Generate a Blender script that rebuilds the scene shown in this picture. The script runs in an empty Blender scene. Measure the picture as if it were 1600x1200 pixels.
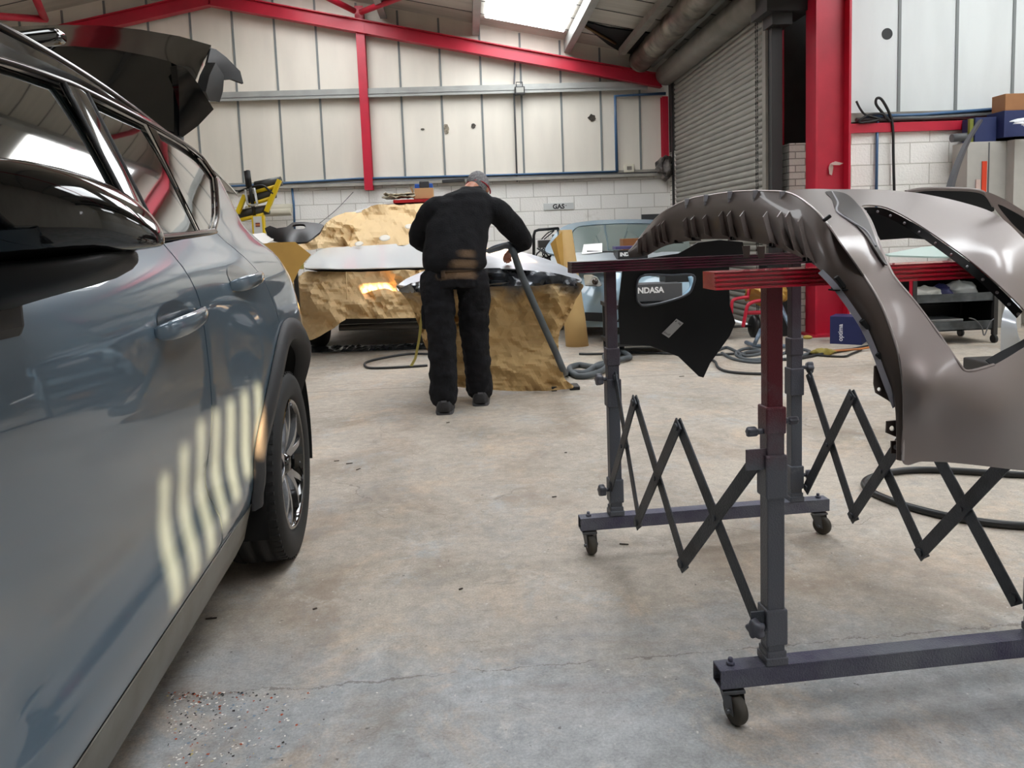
import bpy, bmesh, math, random
from mathutils import Vector, Matrix, Euler, noise
random.seed(7)
SC = bpy.context.scene
COL = SC.collection
R = math.radians
PI = math.pi
# ------------------------------------------------------------------ camera
F, CX, CY, CZ = 1180.0, 800.0, 493.0, 1.19       # focal length and principal point in pixels of the 1600 x 1200 frame, eye height in m
YAW, PITCH, ROLL = math.atan(65 / F), math.atan(121 / F), 0.038
_h = Vector((math.sin(YAW), math.cos(YAW), 0)); _r0 = Vector((math.cos(YAW), -math.sin(YAW), 0)); _z = Vector((0, 0, 1))
FW = math.cos(PITCH) * _h - math.sin(PITCH) * _z
_u0 = math.sin(PITCH) * _h + math.cos(PITCH) * _z
RT = math.cos(ROLL) * _r0 - math.sin(ROLL) * _u0
UP = math.sin(ROLL) * _r0 + math.cos(ROLL) * _u0
cam_data = bpy.data.cameras.new('camera'); cam = bpy.data.objects.new('camera', cam_data); COL.objects.link(cam)
cam_data.sensor_width = 36; cam_data.lens = F / 1600 * 36; cam_data.shift_y = -(600 - CY) / 1600
cam_data.clip_start = 0.05; cam_data.clip_end = 200
M4 = Matrix((RT, UP, -FW)).transposed().to_4x4(); M4.translation = Vector((0, 0, CZ)); cam.matrix_world = M4
SC.camera = cam
def ray(px, py): return RT * ((px - CX) / F) + UP * ((CY - py) / F) + FW
def atY(px, py, Y):
    d = ray(px, py); k = Y / d.y; return Vector((d.x * k, Y, CZ + d.z * k))
def atZ(px, py, Z=0.0):
    d = ray(px, py); k = (Z - CZ) / d.z; return Vector((d.x * k, d.y * k, Z))
# ------------------------------------------------------------------ colour
def lin(c): return c / 12.92 if c <= 0.04045 else ((c + 0.055) / 1.055) ** 2.4
def hx(s):
    return tuple(lin(int(s[i:i + 2], 16) / 255) for i in (0, 2, 4)) + (1.0,)
# ------------------------------------------------------------------ world, sun, exposure
SC.view_settings.view_transform = 'Standard'; SC.view_settings.look = 'None'
SC.view_settings.gamma = 1; SC.view_settings.use_curve_mapping = False
SC.view_settings.exposure = 0.90
SKYLIGHT = 5.0
W_ = bpy.data.worlds.new('sky'); SC.world = W_; W_.use_nodes = True
_bg = W_.node_tree.nodes['Background']; _bg.inputs[0].default_value = (0.80, 0.90, 1.0, 1); _bg.inputs[1].default_value = 3.0
SUN_DIR = Vector((-0.55, 0.80, -0.20)).normalized()      # low warm sun from behind on the right, through slots added to the rear wall
sun_d = bpy.data.lights.new('sun', 'SUN'); sun_d.energy = 42; sun_d.color = (1.0, 0.61, 0.29); sun_d.angle = R(0.28)
sun = bpy.data.objects.new('sun', sun_d); COL.objects.link(sun)
sun.rotation_euler = SUN_DIR.to_track_quat('-Z', 'Y').to_euler(); sun.location = (6, -9, 6)
SC.cycles.use_denoising = True
SC.cycles.max_bounces = 8; SC.cycles.diffuse_bounces = 5; SC.cycles.glossy_bounces = 5
SC.cycles.sample_clamp_indirect = 6.0; SC.cycles.caustics_reflective = False; SC.cycles.caustics_refractive = False

# ------------------------------------------------------------------ node helpers
def newmat(name):
    m = bpy.data.materials.new(name); m.use_nodes = True
    return m, m.node_tree, m.node_tree.nodes, m.node_tree.links
def setin(b, **k):
    for n, v in k.items():
        b.inputs[n.replace('_', ' ')].default_value = v
def pbr(name, col, rough=0.5, metal=0.0, coat=0.0, var=0.0, vscale=6.0, bump=0.0, bscale=60.0, col2=None, vdetail=6, spec=0.5, rvar=0.0, stretch=None, lo=0.35, hi=0.65):
    m, nt, N, L = newmat(name); b = N['Principled BSDF']
    c = hx(col) if isinstance(col, str) else col
    b.inputs['Base Color'].default_value = c; b.inputs['Roughness'].default_value = rough; b.inputs['Metallic'].default_value = metal
    b.inputs['Coat Weight'].default_value = coat; b.inputs['Coat Roughness'].default_value = 0.04; b.inputs['Specular IOR Level'].default_value = spec
    tc = N.new('ShaderNodeTexCoord'); mp = N.new('ShaderNodeMapping'); L.new(tc.outputs['Object'], mp.inputs[0])
    if stretch: mp.inputs['Scale'].default_value = stretch
    if var > 0 or col2:
        n = N.new('ShaderNodeTexNoise'); n.inputs['Scale'].default_value = vscale; n.inputs['Detail'].default_value = vdetail
        L.new(mp.outputs[0], n.inputs['Vector'])
        rp = N.new('ShaderNodeValToRGB'); rp.color_ramp.elements[0].position = lo; rp.color_ramp.elements[1].position = hi
        c2 = hx(col2) if col2 else tuple(max(0, x * (1 - var)) for x in c[:3]) + (1,)
        rp.color_ramp.elements[0].color = c2; rp.color_ramp.elements[1].color = c
        L.new(n.outputs['Fac'], rp.inputs[0]); L.new(rp.outputs[0], b.inputs['Base Color'])
        if rvar:
            mr = N.new('ShaderNodeMapRange'); mr.inputs[3].default_value = rough + rvar; mr.inputs[4].default_value = rough - rvar
            L.new(n.outputs['Fac'], mr.inputs[0]); L.new(mr.outputs[0], b.inputs['Roughness'])
    if bump > 0:
        n2 = N.new('ShaderNodeTexNoise'); n2.inputs['Scale'].default_value = bscale; n2.inputs['Detail'].default_value = 4
        L.new(mp.outputs[0], n2.inputs['Vector'])
        bp = N.new('ShaderNodeBump'); bp.inputs['Strength'].default_value = bump; bp.inputs['Distance'].default_value = 0.01
        L.new(n2.outputs['Fac'], bp.inputs['Height']); L.new(bp.outputs[0], b.inputs['Normal'])
    return m
def emit(name, col, strength):
    m, nt, N, L = newmat(name); b = N['Principled BSDF']
    b.inputs['Base Color'].default_value = (0.8, 0.8, 0.8, 1)
    b.inputs['Emission Color'].default_value = hx(col) if isinstance(col, str) else col; b.inputs['Emission Strength'].default_value = strength
    return m

# ------------------------------------------------------------------ mesh builder
def wloc(o):
    v = Vector((0, 0, 0))
    while o is not None:
        v += o.location; o = o.parent
    return v
class MB:
    """collects shapes and links them as ONE mesh object"""
    def __init__(s): s.v = []; s.f = []; s.mi = []; s.sm = []
    def add(s, vs, fs, mi=0, smooth=False):
        o = len(s.v); s.v += [tuple(v) for v in vs]
        for f in fs: s.f.append(tuple(i + o for i in f)); s.mi.append(mi); s.sm.append(smooth)
        return s
    def box(s, c, size, rot=None, mi=0, ax=None):
        hx_, hy, hz = size[0] / 2, size[1] / 2, size[2] / 2; c = Vector(c)
        m = rot if rot is not None else Matrix.Identity(3)
        if ax is not None: m = Matrix((ax[0], ax[1], ax[2])).transposed()
        vs = [c + m @ Vector((x * hx_, y * hy, z * hz)) for x in (-1, 1) for y in (-1, 1) for z in (-1, 1)]
        return s.add(vs, [(0, 1, 3, 2), (4, 6, 7, 5), (0, 4, 5, 1), (2, 3, 7, 6), (0, 2, 6, 4), (1, 5, 7, 3)], mi)
    def bx(s, x0, x1, y0, y1, z0, z1, mi=0):
        return s.box(((x0 + x1) / 2, (y0 + y1) / 2, (z0 + z1) / 2), (abs(x1 - x0), abs(y1 - y0), abs(z1 - z0)), None, mi)
    def bar(s, p0, p1, w, t, side=(0, 0, 1), mi=0, ext=0.0):
        """box from p0 to p1; t measured along `side` (made perpendicular), w along the third axis"""
        p0, p1 = Vector(p0), Vector(p1); d = (p1 - p0); ln = d.length; d.normalize(); sd = Vector(side); sd = (sd - d * sd.dot(d)).normalized()
        th = d.cross(sd)
        return s.box((p0 + p1) / 2, (ln + 2 * ext, w, t), None, mi, (d, th, sd))
    def frame(s, d):
        d = d.normalized(); a = Vector((0, 0, 1)) if abs(d.z) < 0.9 else Vector((1, 0, 0))
        u = d.cross(a).normalized(); return u, d.cross(u).normalized()
    def tube(s, pts, r, n=10, mi=0, closed=False, caps=True, smooth=True):
        P = [Vector(p) for p in pts]; k = len(P); rs = r if isinstance(r, (list, tuple)) else [r] * k
        T = []
        for i in range(k):
            a = P[(i - 1) % k] if (closed or i > 0) else P[i]; b = P[(i + 1) % k] if (closed or i < k - 1) else P[i]
            T.append((b - a).normalized() if (b - a).length > 1e-9 else Vector((0, 0, 1)))
        u, w = s.frame(T[0]); vs = []
        for i in range(k):
            u = (u - T[i] * u.dot(T[i]))
            if u.length < 1e-6: u, _ = s.frame(T[i])
            u.normalize(); w = T[i].cross(u)
            vs += [P[i] + (u * math.cos(2 * PI * j / n) + w * math.sin(2 * PI * j / n)) * rs[i] for j in range(n)]
        fs = [(i * n + j, i * n + (j + 1) % n, ((i + 1) % k) * n + (j + 1) % n, ((i + 1) % k) * n + j) for i in range(k if closed else k - 1) for j in range(n)]
        s.add(vs, fs, mi, smooth)
        if caps and not closed:
            o = len(s.v) - k * n
            s.f.append(tuple(o + j for j in reversed(range(n)))); s.mi.append(mi); s.sm.append(False)
            s.f.append(tuple(o + (k - 1) * n + j for j in range(n))); s.mi.append(mi); s.sm.append(False)
        return s
    def cyl(s, p0, p1, r0, r1=None, n=20, mi=0, smooth=True): return s.tube([p0, p1], [r0, r0 if r1 is None else r1], n, mi, smooth=smooth)
    def lathe(s, prof, c, axis=(0, 0, 1), n=32, mi=0, smooth=True, close=False):
        """prof: list of (radius, distance along axis)"""
        c = Vector(c); d = Vector(axis).normalized(); u, w = s.frame(d); vs = []; k = len(prof)
        for (r, t) in prof:
            vs += [c + d * t + (u * math.cos(2 * PI * j / n) + w * math.sin(2 * PI * j / n)) * r for j in range(n)]
        fs = [(i * n + j, i * n + (j + 1) % n, ((i + 1) % k) * n + (j + 1) % n, ((i + 1) % k) * n + j) for i in range(k if close else k - 1) for j in range(n)]
        return s.add(vs, fs, mi, smooth)
    def ell(s, c, rad, n=16, m=10, rot=None, mi=0):
        c = Vector(c); M = rot if rot is not None else Matrix.Identity(3); vs = []; fs = []
        for i in range(m + 1):
            t = PI * i / m
            for j in range(n):
                p = 2 * PI * j / n
                vs.append(c + M @ Vector((rad[0] * math.sin(t) * math.cos(p), rad[1] * math.sin(t) * math.sin(p), rad[2] * math.cos(t))))
        for i in range(m):
            for j in range(n): fs.append((i * n + j, (i + 1) * n + j, (i + 1) * n + (j + 1) % n, i * n + (j + 1) % n))
        return s.add(vs, fs, mi, True)
    def grid(s, rows, mi=0, smooth=True, skip=None, closed=False):
        """rows: list of equally long point lists"""
        k = len(rows[0]); vs = [p for r in rows for p in r]; fs = []
        for i in range(len(rows) - 1):
            for j in range(k if closed else k - 1):
                if skip and skip(i, j): continue
                fs.append((i * k + j, i * k + (j + 1) % k, (i + 1) * k + (j + 1) % k, (i + 1) * k + j))
        return s.add(vs, fs, mi, smooth)
    def prism(s, poly, off, mi=0, smooth=False):
        """planar polygon (3D points) swept by the vector off"""
        off = Vector(off); n = len(poly); vs = [Vector(p) for p in poly] + [Vector(p) + off for p in poly]
        fs = [tuple(reversed(range(n))), tuple(range(n, 2 * n))] + [(i, (i + 1) % n, n + (i + 1) % n, n + i) for i in range(n)]
        return s.add(vs, fs, mi, smooth)
    def loft(s, rings, mi=0, smooth=True, caps=True):
        n = len(rings[0]); k = len(rings)
        s.grid(rings, mi, smooth, closed=True)
        if caps:
            o = len(s.v) - n * k
            s.f.append(tuple(o + j for j in reversed(range(n)))); s.mi.append(mi); s.sm.append(smooth)
            s.f.append(tuple(o + (k - 1) * n + j for j in range(n))); s.mi.append(mi); s.sm.append(smooth)
        return s
    def build(s, name, mats, parent=None, bevel=0.0, bseg=2, solid=0.0, soff=0.0, subd=0, remesh=0.0, smooth_it=0, fixn=True, disp=None, angle=None, weld=0.0):
        me = bpy.data.meshes.new(name); L0 = wloc(parent) if parent else Vector((0, 0, 0))
        me.from_pydata([tuple(Vector(v) - L0) for v in s.v], [], s.f)
        ms = mats if isinstance(mats, (list, tuple)) else [mats]
        for m in ms: me.materials.append(m)
        for p, i, q in zip(me.polygons, s.mi, s.sm): p.material_index = i; p.use_smooth = q
        if weld or fixn:
            bm = bmesh.new(); bm.from_mesh(me)
            if weld: bmesh.ops.remove_doubles(bm, verts=bm.verts, dist=weld)
            if fixn: bmesh.ops.recalc_face_normals(bm, faces=bm.faces)
            bm.to_mesh(me); bm.free()
        ob = bpy.data.objects.new(name, me); COL.objects.link(ob)
        if parent is not None: ob.parent = parent
        if solid:
            md = ob.modifiers.new('solid', 'SOLIDIFY'); md.thickness = solid; md.offset = soff
        if bevel:
            md = ob.modifiers.new('bevel', 'BEVEL'); md.width = bevel; md.segments = bseg; md.limit_method = 'ANGLE'; md.angle_limit = R(40)
        if remesh:
            md = ob.modifiers.new('remesh', 'REMESH'); md.mode = 'VOXEL'; md.voxel_size = remesh; md.use_smooth_shade = True
        if smooth_it:
            md = ob.modifiers.new('smooth', 'SMOOTH'); md.iterations = smooth_it; md.factor = 0.5
        if subd:
            md = ob.modifiers.new('subd', 'SUBSURF'); md.levels = subd; md.render_levels = subd
        if solid or bevel or remesh or smooth_it or subd:
            dg = bpy.context.evaluated_depsgraph_get(); me2 = bpy.data.meshes.new_from_object(ob.evaluated_get(dg)); ob.modifiers.clear(); ob.data = me2; me2.name = name
            if disp:
                for v in me2.vertices: v.co = Vector(disp(v.co + L0)) - L0
            if solid and any(s.sm): me2.set_sharp_from_angle(angle=R(38))
        return ob
def thing(name, label, cat, loc=(0, 0, 0), group=None):
    o = bpy.data.objects.new(name, None); COL.objects.link(o); o.location = loc; o.empty_display_size = 0.1
    return tag(o, label, cat, group)
def tag(o, label, cat, group=None, kind=None):
    o['label'] = label; o['category'] = cat; o['kind'] = kind or 'thing'
    if group: o['group'] = group
    return o
def struct(o, label=None, cat=None):
    o['kind'] = 'structure'
    if label: o['label'] = label
    if cat: o['category'] = cat
    return o
def rebase(o, p):
    """move a one-mesh thing's origin to p without moving its shape"""
    p = Vector(p); d = p - o.location
    for v in o.data.vertices: v.co -= d
    o.location = p
    return o
def copy_tree(o, parent=None):
    c = o.copy(); COL.objects.link(c)
    if parent is not None: c.parent = parent
    for ch in list(o.children): copy_tree(ch, c)
    return c
def spline(pts, n=8, closed=False):
    """Catmull-Rom through pts"""
    P = [Vector(p) for p in pts]; k = len(P); out = []
    for i in range(k if closed else k - 1):
        g = lambda j: P[j % k] if closed else P[min(max(j, 0), k - 1)]
        a, b, c, d = g(i - 1), g(i), g(i + 1), g(i + 2)
        for t in range(n):
            t /= n
            out.append(0.5 * ((2 * b) + (c - a) * t + (2 * a - 5 * b + 4 * c - d) * t * t + (3 * b - a - 3 * c + d) * t ** 3))
    if not closed: out.append(P[-1])
    return out
def lerp(a, b, t): return a + (b - a) * t
def tab(x, pts):
    """piecewise smooth table"""
    if x <= pts[0][0]: return pts[0][1]
    for (x0, y0), (x1, y1) in zip(pts, pts[1:]):
        if x <= x1:
            t = (x - x0) / (x1 - x0); return y0 + (y1 - y0) * t
    return pts[-1][1]
def tabs(x, pts):
    """cubic (Catmull-Rom) table"""
    if x <= pts[0][0]: return pts[0][1]
    if x >= pts[-1][0]: return pts[-1][1]
    for i in range(len(pts) - 1):
        if x <= pts[i + 1][0]:
            x0, y0 = pts[i]; x1, y1 = pts[i + 1]; h = x1 - x0; t = (x - x0) / h
            def sl(j):
                if j == 0: return (pts[1][1] - pts[0][1]) / (pts[1][0] - pts[0][0])
                if j == len(pts) - 1: return (pts[-1][1] - pts[-2][1]) / (pts[-1][0] - pts[-2][0])
                return (pts[j + 1][1] - pts[j - 1][1]) / (pts[j + 1][0] - pts[j - 1][0])
            m0, m1 = sl(i) * h, sl(i + 1) * h
            return (2 * t ** 3 - 3 * t * t + 1) * y0 + (t ** 3 - 2 * t * t + t) * m0 + (-2 * t ** 3 + 3 * t * t) * y1 + (t ** 3 - t * t) * m1
def text_mesh(name, body, mat, parent, origin, right, up, size, depth=0.001, align='LEFT', bold=0.0, sx=1.0):
    cu = bpy.data.curves.new(name, 'FONT'); cu.body = body; cu.size = size; cu.extrude = depth; cu.align_x = align; cu.offset = bold
    t = bpy.data.objects.new(name, cu); COL.objects.link(t)
    me = bpy.data.meshes.new_from_object(t.evaluated_get(bpy.context.evaluated_depsgraph_get()))
    bpy.data.objects.remove(t); bpy.data.curves.remove(cu)
    right = Vector(right).normalized(); up = Vector(up); up = (up - right * up.dot(right)).normalized(); nz = right.cross(up)
    L0 = wloc(parent) if parent else Vector((0, 0, 0)); o = Vector(origin)
    for v in me.vertices: v.co = o + right * v.co.x * sx + up * v.co.y + nz * v.co.z - L0
    me.materials.clear(); me.materials.append(mat); me.name = name
    ob = bpy.data.objects.new(name, me); COL.objects.link(ob)
    if parent: ob.parent = parent
    return ob
# ================================================================== THE SETTING
BW = 12.6          # back wall face
DX = 3.42          # roller-door wall face
BY = 8.3           # back wall of the right-hand bay
X0, X1, Y0 = -9.0, 9.5, -5.0
def roof_z(x): return 5.49 - 0.2013 * abs(x + 3.85)
# ---- floor
def floor_mat():
    m, nt, N, L = newmat('worn concrete'); b = N['Principled BSDF']
    tc = N.new('ShaderNodeTexCoord'); P = tc.outputs['Object']
    def noise_(scale, detail=6, rough=0.6, dist=0.0, vec=None):
        n = N.new('ShaderNodeTexNoise'); n.inputs['Scale'].default_value = scale; n.inputs['Detail'].default_value = detail
        n.inputs['Roughness'].default_value = rough; n.inputs['Distortion'].default_value = dist; L.new(vec or P, n.inputs['Vector']); return n.outputs['Fac']
    def ramp(src, *st):
        r = N.new('ShaderNodeValToRGB'); e = r.color_ramp.elements
        while len(e) < len(st): e.new(0.5)
        for i, (p, c) in enumerate(st): e[i].position = p; e[i].color = hx(c) if isinstance(c, str) else (c, c, c, 1)
        L.new(src, r.inputs[0]); return r.outputs[0]
    def mix(a, c, f, mode='MIX'):
        x = N.new('ShaderNodeMix'); x.data_type = 'RGBA'; x.blend_type = mode
        for s, i in ((f, 0), (a, 6), (c, 7)):
            if hasattr(s, 'links'): L.new(s, x.inputs[i])
            else: x.inputs[i].default_value = s if i == 0 else hx(s)
        return x.outputs[2]
    def math_(op, a, c=0.0, cl=False):
        x = N.new('ShaderNodeMath'); x.operation = op; x.use_clamp = cl
        for i, s in ((0, a), (1, c)):
            if hasattr(s, 'links'): L.new(s, x.inputs[i])
            else: x.inputs[i].default_value = s
        return x.outputs[0]
    sep = N.new('ShaderNodeSeparateXYZ'); L.new(P, sep.inputs[0])
    base = ramp(noise_(0.9, 8, 0.62, 0.6), (0.30, '938A7D'), (0.5, 'B0A699'), (0.70, 'C0B7AA'))
    near = ramp(noise_(1.6, 8, 0.65, 0.4), (0.30, '80817F'), (0.5, '9FA1A2'), (0.72, 'B6B9BB'))
    wob = noise_(2.2, 7, 0.7)
    yb = math_('ADD', sep.outputs['Y'], math_('MULTIPLY', math_('SUBTRACT', wob, 0.5), 1.6))
    mr = N.new('ShaderNodeMapRange'); mr.inputs[1].default_value = 1.85; mr.inputs[2].default_value = 2.35; L.new(yb, mr.inputs[0])
    col = mix(near, base, mr.outputs[0])
    # mottling: peach and blue-grey blooms, grain
    col = mix(col, 'CDB69C', math_('MULTIPLY', ramp(noise_(1.9, 10, 0.75, 0.6), (0.52, 0.0), (0.66, 1.0)), 0.55))
    col = mix(col, 'AEB6BB', math_('MULTIPLY', ramp(noise_(2.4, 10, 0.78, 0.4), (0.54, 0.0), (0.66, 1.0)), 0.55))
    gr = ramp(noise_(17, 10, 0.85), (0.34, 0.74), (0.66, 1.25)); col = mix(col, gr, 1.0, 'MULTIPLY')
    gr2 = ramp(noise_(140, 4, 0.7), (0.38, 0.88), (0.62, 1.12)); col = mix(col, gr2, 1.0, 'MULTIPLY')
    # rusty brown and dark stains, pale scuffs
    col = mix(col, '8A7460', math_('MULTIPLY', ramp(noise_(1.25, 7, 0.65, 1.2), (0.52, 0.0), (0.68, 1.0)), 0.50))
    col = mix(col, '7E8288', math_('MULTIPLY', ramp(noise_(2.7, 6, 0.7, 0.8), (0.55, 0.0), (0.72, 1.0)), 0.40))
    col = mix(col, 'DAD6CE', math_('MULTIPLY', ramp(noise_(4.6, 12, 0.85, 0.5), (0.55, 0.0), (0.66, 1.0)), 0.5))
    st = N.new('ShaderNodeMapping'); st.inputs['Scale'].default_value = (2.0, 14.0, 1.0); st.inputs['Rotation'].default_value = (0, 0, 0.5); L.new(P, st.inputs[0])
    col = mix(col, '6C665F', math_('MULTIPLY', ramp(noise_(1.7, 8, 0.75, 0.3, st.outputs[0]), (0.60, 0.0), (0.70, 1.0)), 0.45))
    col = mix(col, '4A4640', math_('MULTIPLY', ramp(noise_(38, 3, 0.6), (0.68, 0.0), (0.74, 1.0)), 0.7))
    col = mix(col, 'E6E3DC', math_('MULTIPLY', ramp(noise_(55, 2, 0.5), (0.70, 0.0), (0.75, 1.0)), 0.5))
    # fine cracks
    vd = N.new('ShaderNodeVectorMath'); vd.operation = 'ADD'; L.new(P, vd.inputs[0])
    nv = N.new('ShaderNodeTexNoise'); nv.inputs['Scale'].default_value = 2.5; nv.inputs['Detail'].default_value = 6; L.new(P, nv.inputs['Vector'])
    vs = N.new('ShaderNodeVectorMath'); vs.operation = 'SCALE'; vs.inputs['Scale'].default_value = 0.7; L.new(nv.outputs['Color'], vs.inputs[0]); L.new(vs.outputs[0], vd.inputs[1])
    vo = N.new('ShaderNodeTexVoronoi'); vo.feature = 'DISTANCE_TO_EDGE'; vo.inputs['Scale'].default_value = 0.85; L.new(vd.outputs[0], vo.inputs['Vector'])
    ck = math_('MULTIPLY', math_('LESS_THAN', vo.outputs['Distance'], 0.0035), ramp(noise_(1.1, 3), (0.48, 0.0), (0.6, 1.0)))
    col = mix(col, '6A6259', math_('MULTIPLY', ck, 0.55))
    # the long crack across the slab edge near the camera and the sawn joints further back
    jit = math_('MULTIPLY', math_('SUBTRACT', noise_(9, 6, 0.7), 0.5), 0.10)
    wide = math_('MULTIPLY', ramp(noise_(5, 3), (0.40, 0.0), (0.7, 1.0)), 0.0075)
    d1 = math_('ABSOLUTE', math_('ADD', math_('SUBTRACT', sep.outputs['Y'], math_('ADD', 1.985, math_('MULTIPLY', sep.outputs['X'], 0.03))), jit))
    col = mix(col, '5F564E', math_('MULTIPLY', math_('LESS_THAN', d1, wide), 0.55))
    d2 = math_('ABSOLUTE', math_('SUBTRACT', sep.outputs['Y'], 6.16)); col = mix(col, '7B746A', math_('MULTIPLY', math_('LESS_THAN', d2, 0.010), 0.7))
    d3 = math_('ABSOLUTE', math_('ADD', math_('SUBTRACT', sep.outputs['X'], 0.06), math_('MULTIPLY', jit, 0.3)))
    L.new(col, b.inputs['Base Color'])
    rr = N.new('ShaderNodeMapRange'); rr.inputs[3].default_value = 0.42; rr.inputs[4].default_value = 0.75; L.new(noise_(1.5, 5), rr.inputs[0]); L.new(rr.outputs[0], b.inputs['Roughness'])
    bp = N.new('ShaderNodeBump'); bp.inputs['Strength'].default_value = 0.25; bp.inputs['Distance'].default_value = 0.01
    L.new(math_('SUBTRACT', noise_(28, 8, 0.7), math_('LESS_THAN', d1, wide)), bp.inputs['Height']); L.new(bp.outputs[0], b.inputs['Normal'])
    return m
M_FLOOR = floor_mat()
struct(MB().bx(X0 - .2, X1 + .2, Y0 - .2, BW + .3, -0.2, 0).build('floor', M_FLOOR))
# ---- wall materials
def block_mat(name, c1, c2, mort, bw=0.45, bh=0.231, rough=0.7):
    m, nt, N, L = newmat(name); b = N['Principled BSDF']
    tc = N.new('ShaderNodeTexCoord'); sp = N.new('ShaderNodeSeparateXYZ'); L.new(tc.outputs['Object'], sp.inputs[0])
    ad = N.new('ShaderNodeMath'); L.new(sp.outputs['X'], ad.inputs[0]); L.new(sp.outputs['Y'], ad.inputs[1])
    cb = N.new('ShaderNodeCombineXYZ'); L.new(ad.outputs[0], cb.inputs['X']); L.new(sp.outputs['Z'], cb.inputs['Y'])
    br = N.new('ShaderNodeTexBrick'); br.inputs['Scale'].default_value = 1.0; br.inputs['Brick Width'].default_value = bw; br.inputs['Row Height'].default_value = bh
    br.inputs['Mortar Size'].default_value = 0.007; br.inputs['Mortar Smooth'].default_value = 0.3
    br.inputs['Color1'].default_value = hx(c1); br.inputs['Color2'].default_value = hx(c2); br.inputs['Mortar'].default_value = hx(mort)
    L.new(cb.outputs[0], br.inputs['Vector'])
    n = N.new('ShaderNodeTexNoise'); n.inputs['Scale'].default_value = 1.6; n.inputs['Detail'].default_value = 8; n.inputs['Roughness'].default_value = 0.7; L.new(tc.outputs['Object'], n.inputs['Vector'])
    rp = N.new('ShaderNodeValToRGB'); rp.color_ramp.elements[0].position = 0.62; rp.color_ramp.elements[1].position = 0.85
    rp.color_ramp.elements[0].color = (1, 1, 1, 1); rp.color_ramp.elements[1].color = hx('C9C4BA'); L.new(n.outputs['Fac'], rp.inputs[0])
    mx = N.new('ShaderNodeMix'); mx.data_type = 'RGBA'; mx.blend_type = 'MULTIPLY'; mx.inputs[0].default_value = 1; L.new(br.outputs['Color'], mx.inputs[6]); L.new(rp.outputs[0], mx.inputs[7])
    L.new(mx.outputs[2], b.inputs['Base Color']); b.inputs['Roughness'].default_value = rough
    n2 = N.new('ShaderNodeTexNoise'); n2.inputs['Scale'].default_value = 40; n2.inputs['Detail'].default_value = 4; L.new(tc.outputs['Object'], n2.inputs['Vector'])
    sb = N.new('ShaderNodeMath'); sb.operation = 'MULTIPLY_ADD'; L.new(br.outputs['Fac'], sb.inputs[0]); sb.inputs[1].default_value = -1.0; L.new(n2.outputs['Fac'], sb.inputs[2])
    bp = N.new('ShaderNodeBump'); bp.inputs['Strength'].default_value = 0.5; bp.inputs['Distance'].default_value = 0.012; L.new(sb.outputs[0], bp.inputs['Height']); L.new(bp.outputs[0], b.inputs['Normal'])
    return m
M_BLOCK = block_mat('painted blockwork', 'F3F1EC', 'ECE9E3', 'C6C2BA')
M_BRICK = block_mat('painted brickwork', 'E2DED6', 'D6D1C8', '98938A', 0.225, 0.075)
M_CLAD = pbr('cream cladding sheet', 'E6DFD2', 0.55, var=0.10, vscale=1.3, stretch=(2.2, 2.2, 0.5))
M_STRIP = pbr('grey joint strip', '7B8080', 0.5)
M_RED = pbr('red oxide steel paint', 'C2203A', 0.40, var=0.20, vscale=3.0, bump=0.05, bscale=30)
M_REDD = M_RED
M_GALV = pbr('galvanised rail', 'A7A8A4', 0.45, metal=0.3, var=0.15, vscale=5)
M_DARK = pbr('dark steel', '2B2A2A', 0.5)
M_BLACK = pbr('black plastic', '0C0C0E', 0.45)
M_ROOF = pbr('roof lining board', 'C9C4BA', 0.65, var=0.15, vscale=2.2, stretch=(0.6, 4, 1))
M_DIRTY = pbr('dusty grey sheet metal', '8C877F', 0.5, metal=0.2, var=0.25, vscale=4)
# ---- back wall: blockwork below, clad above (gable)
w = MB(); w.bx(X0, 3.7, BW, BW + .2, 0, 2.13)
struct(w.build('wall_back', M_BLOCK))
w = MB(); yb, yf = BW + .2, BW + .04
poly = [(X0, yf, 2.13), (3.7, yf, 2.13), (3.7, yf, roof_z(3.7)), (-3.85, yf, roof_z(-3.85)), (X0, yf, roof_z(X0))]
w.prism(poly, (0, .15, 0))
xs = [-1.62 + 0.652 * k for k in range(-11, 8)]
for x in xs:
    if x < 3.4: w.bx(x - .016, x + .016, yf - .012, yf + .02, 2.13, roof_z(x) - .02, 1)
struct(w.build('wall_back_upper', [M_CLAD, M_STRIP]))
# ---- side, rear and door walls
w = MB(); w.bx(X0 - .2, X0, Y0, BW + .2, 0, 5.6); struct(w.build('wall_left', M_CLAD))
w = MB(); w.bx(X1, X1 + .2, Y0, BY + .3, 0, 2.2); w.bx(X1, X1 + .2, Y0, BY + .3, 2.2, 5.0, 1)
for k in range(20): w.bx(X1 - .012, X1 + .02, Y0 + .66 * k + .3, Y0 + .66 * k + .332, 2.2, 5.0, 2)
struct(w.build('wall_right', [M_BLOCK, M_CLAD, M_STRIP]))
M_DGREY = pbr('dark grey sheet', '5A5753', 0.6, var=0.3, vscale=3)  # dark grey with random mottling
w = MB(); w.bx(DX, DX + .12, 12.30, BW, 0, 2.5); w.bx(DX, DX + .12, 12.30, BW, 2.5, 4.2, 1); w.bx(DX, DX + .12, 8.3, 12.30, 3.62, 4.2, 1)
struct(w.build('wall_door', [M_BRICK, M_DGREY]))
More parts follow.
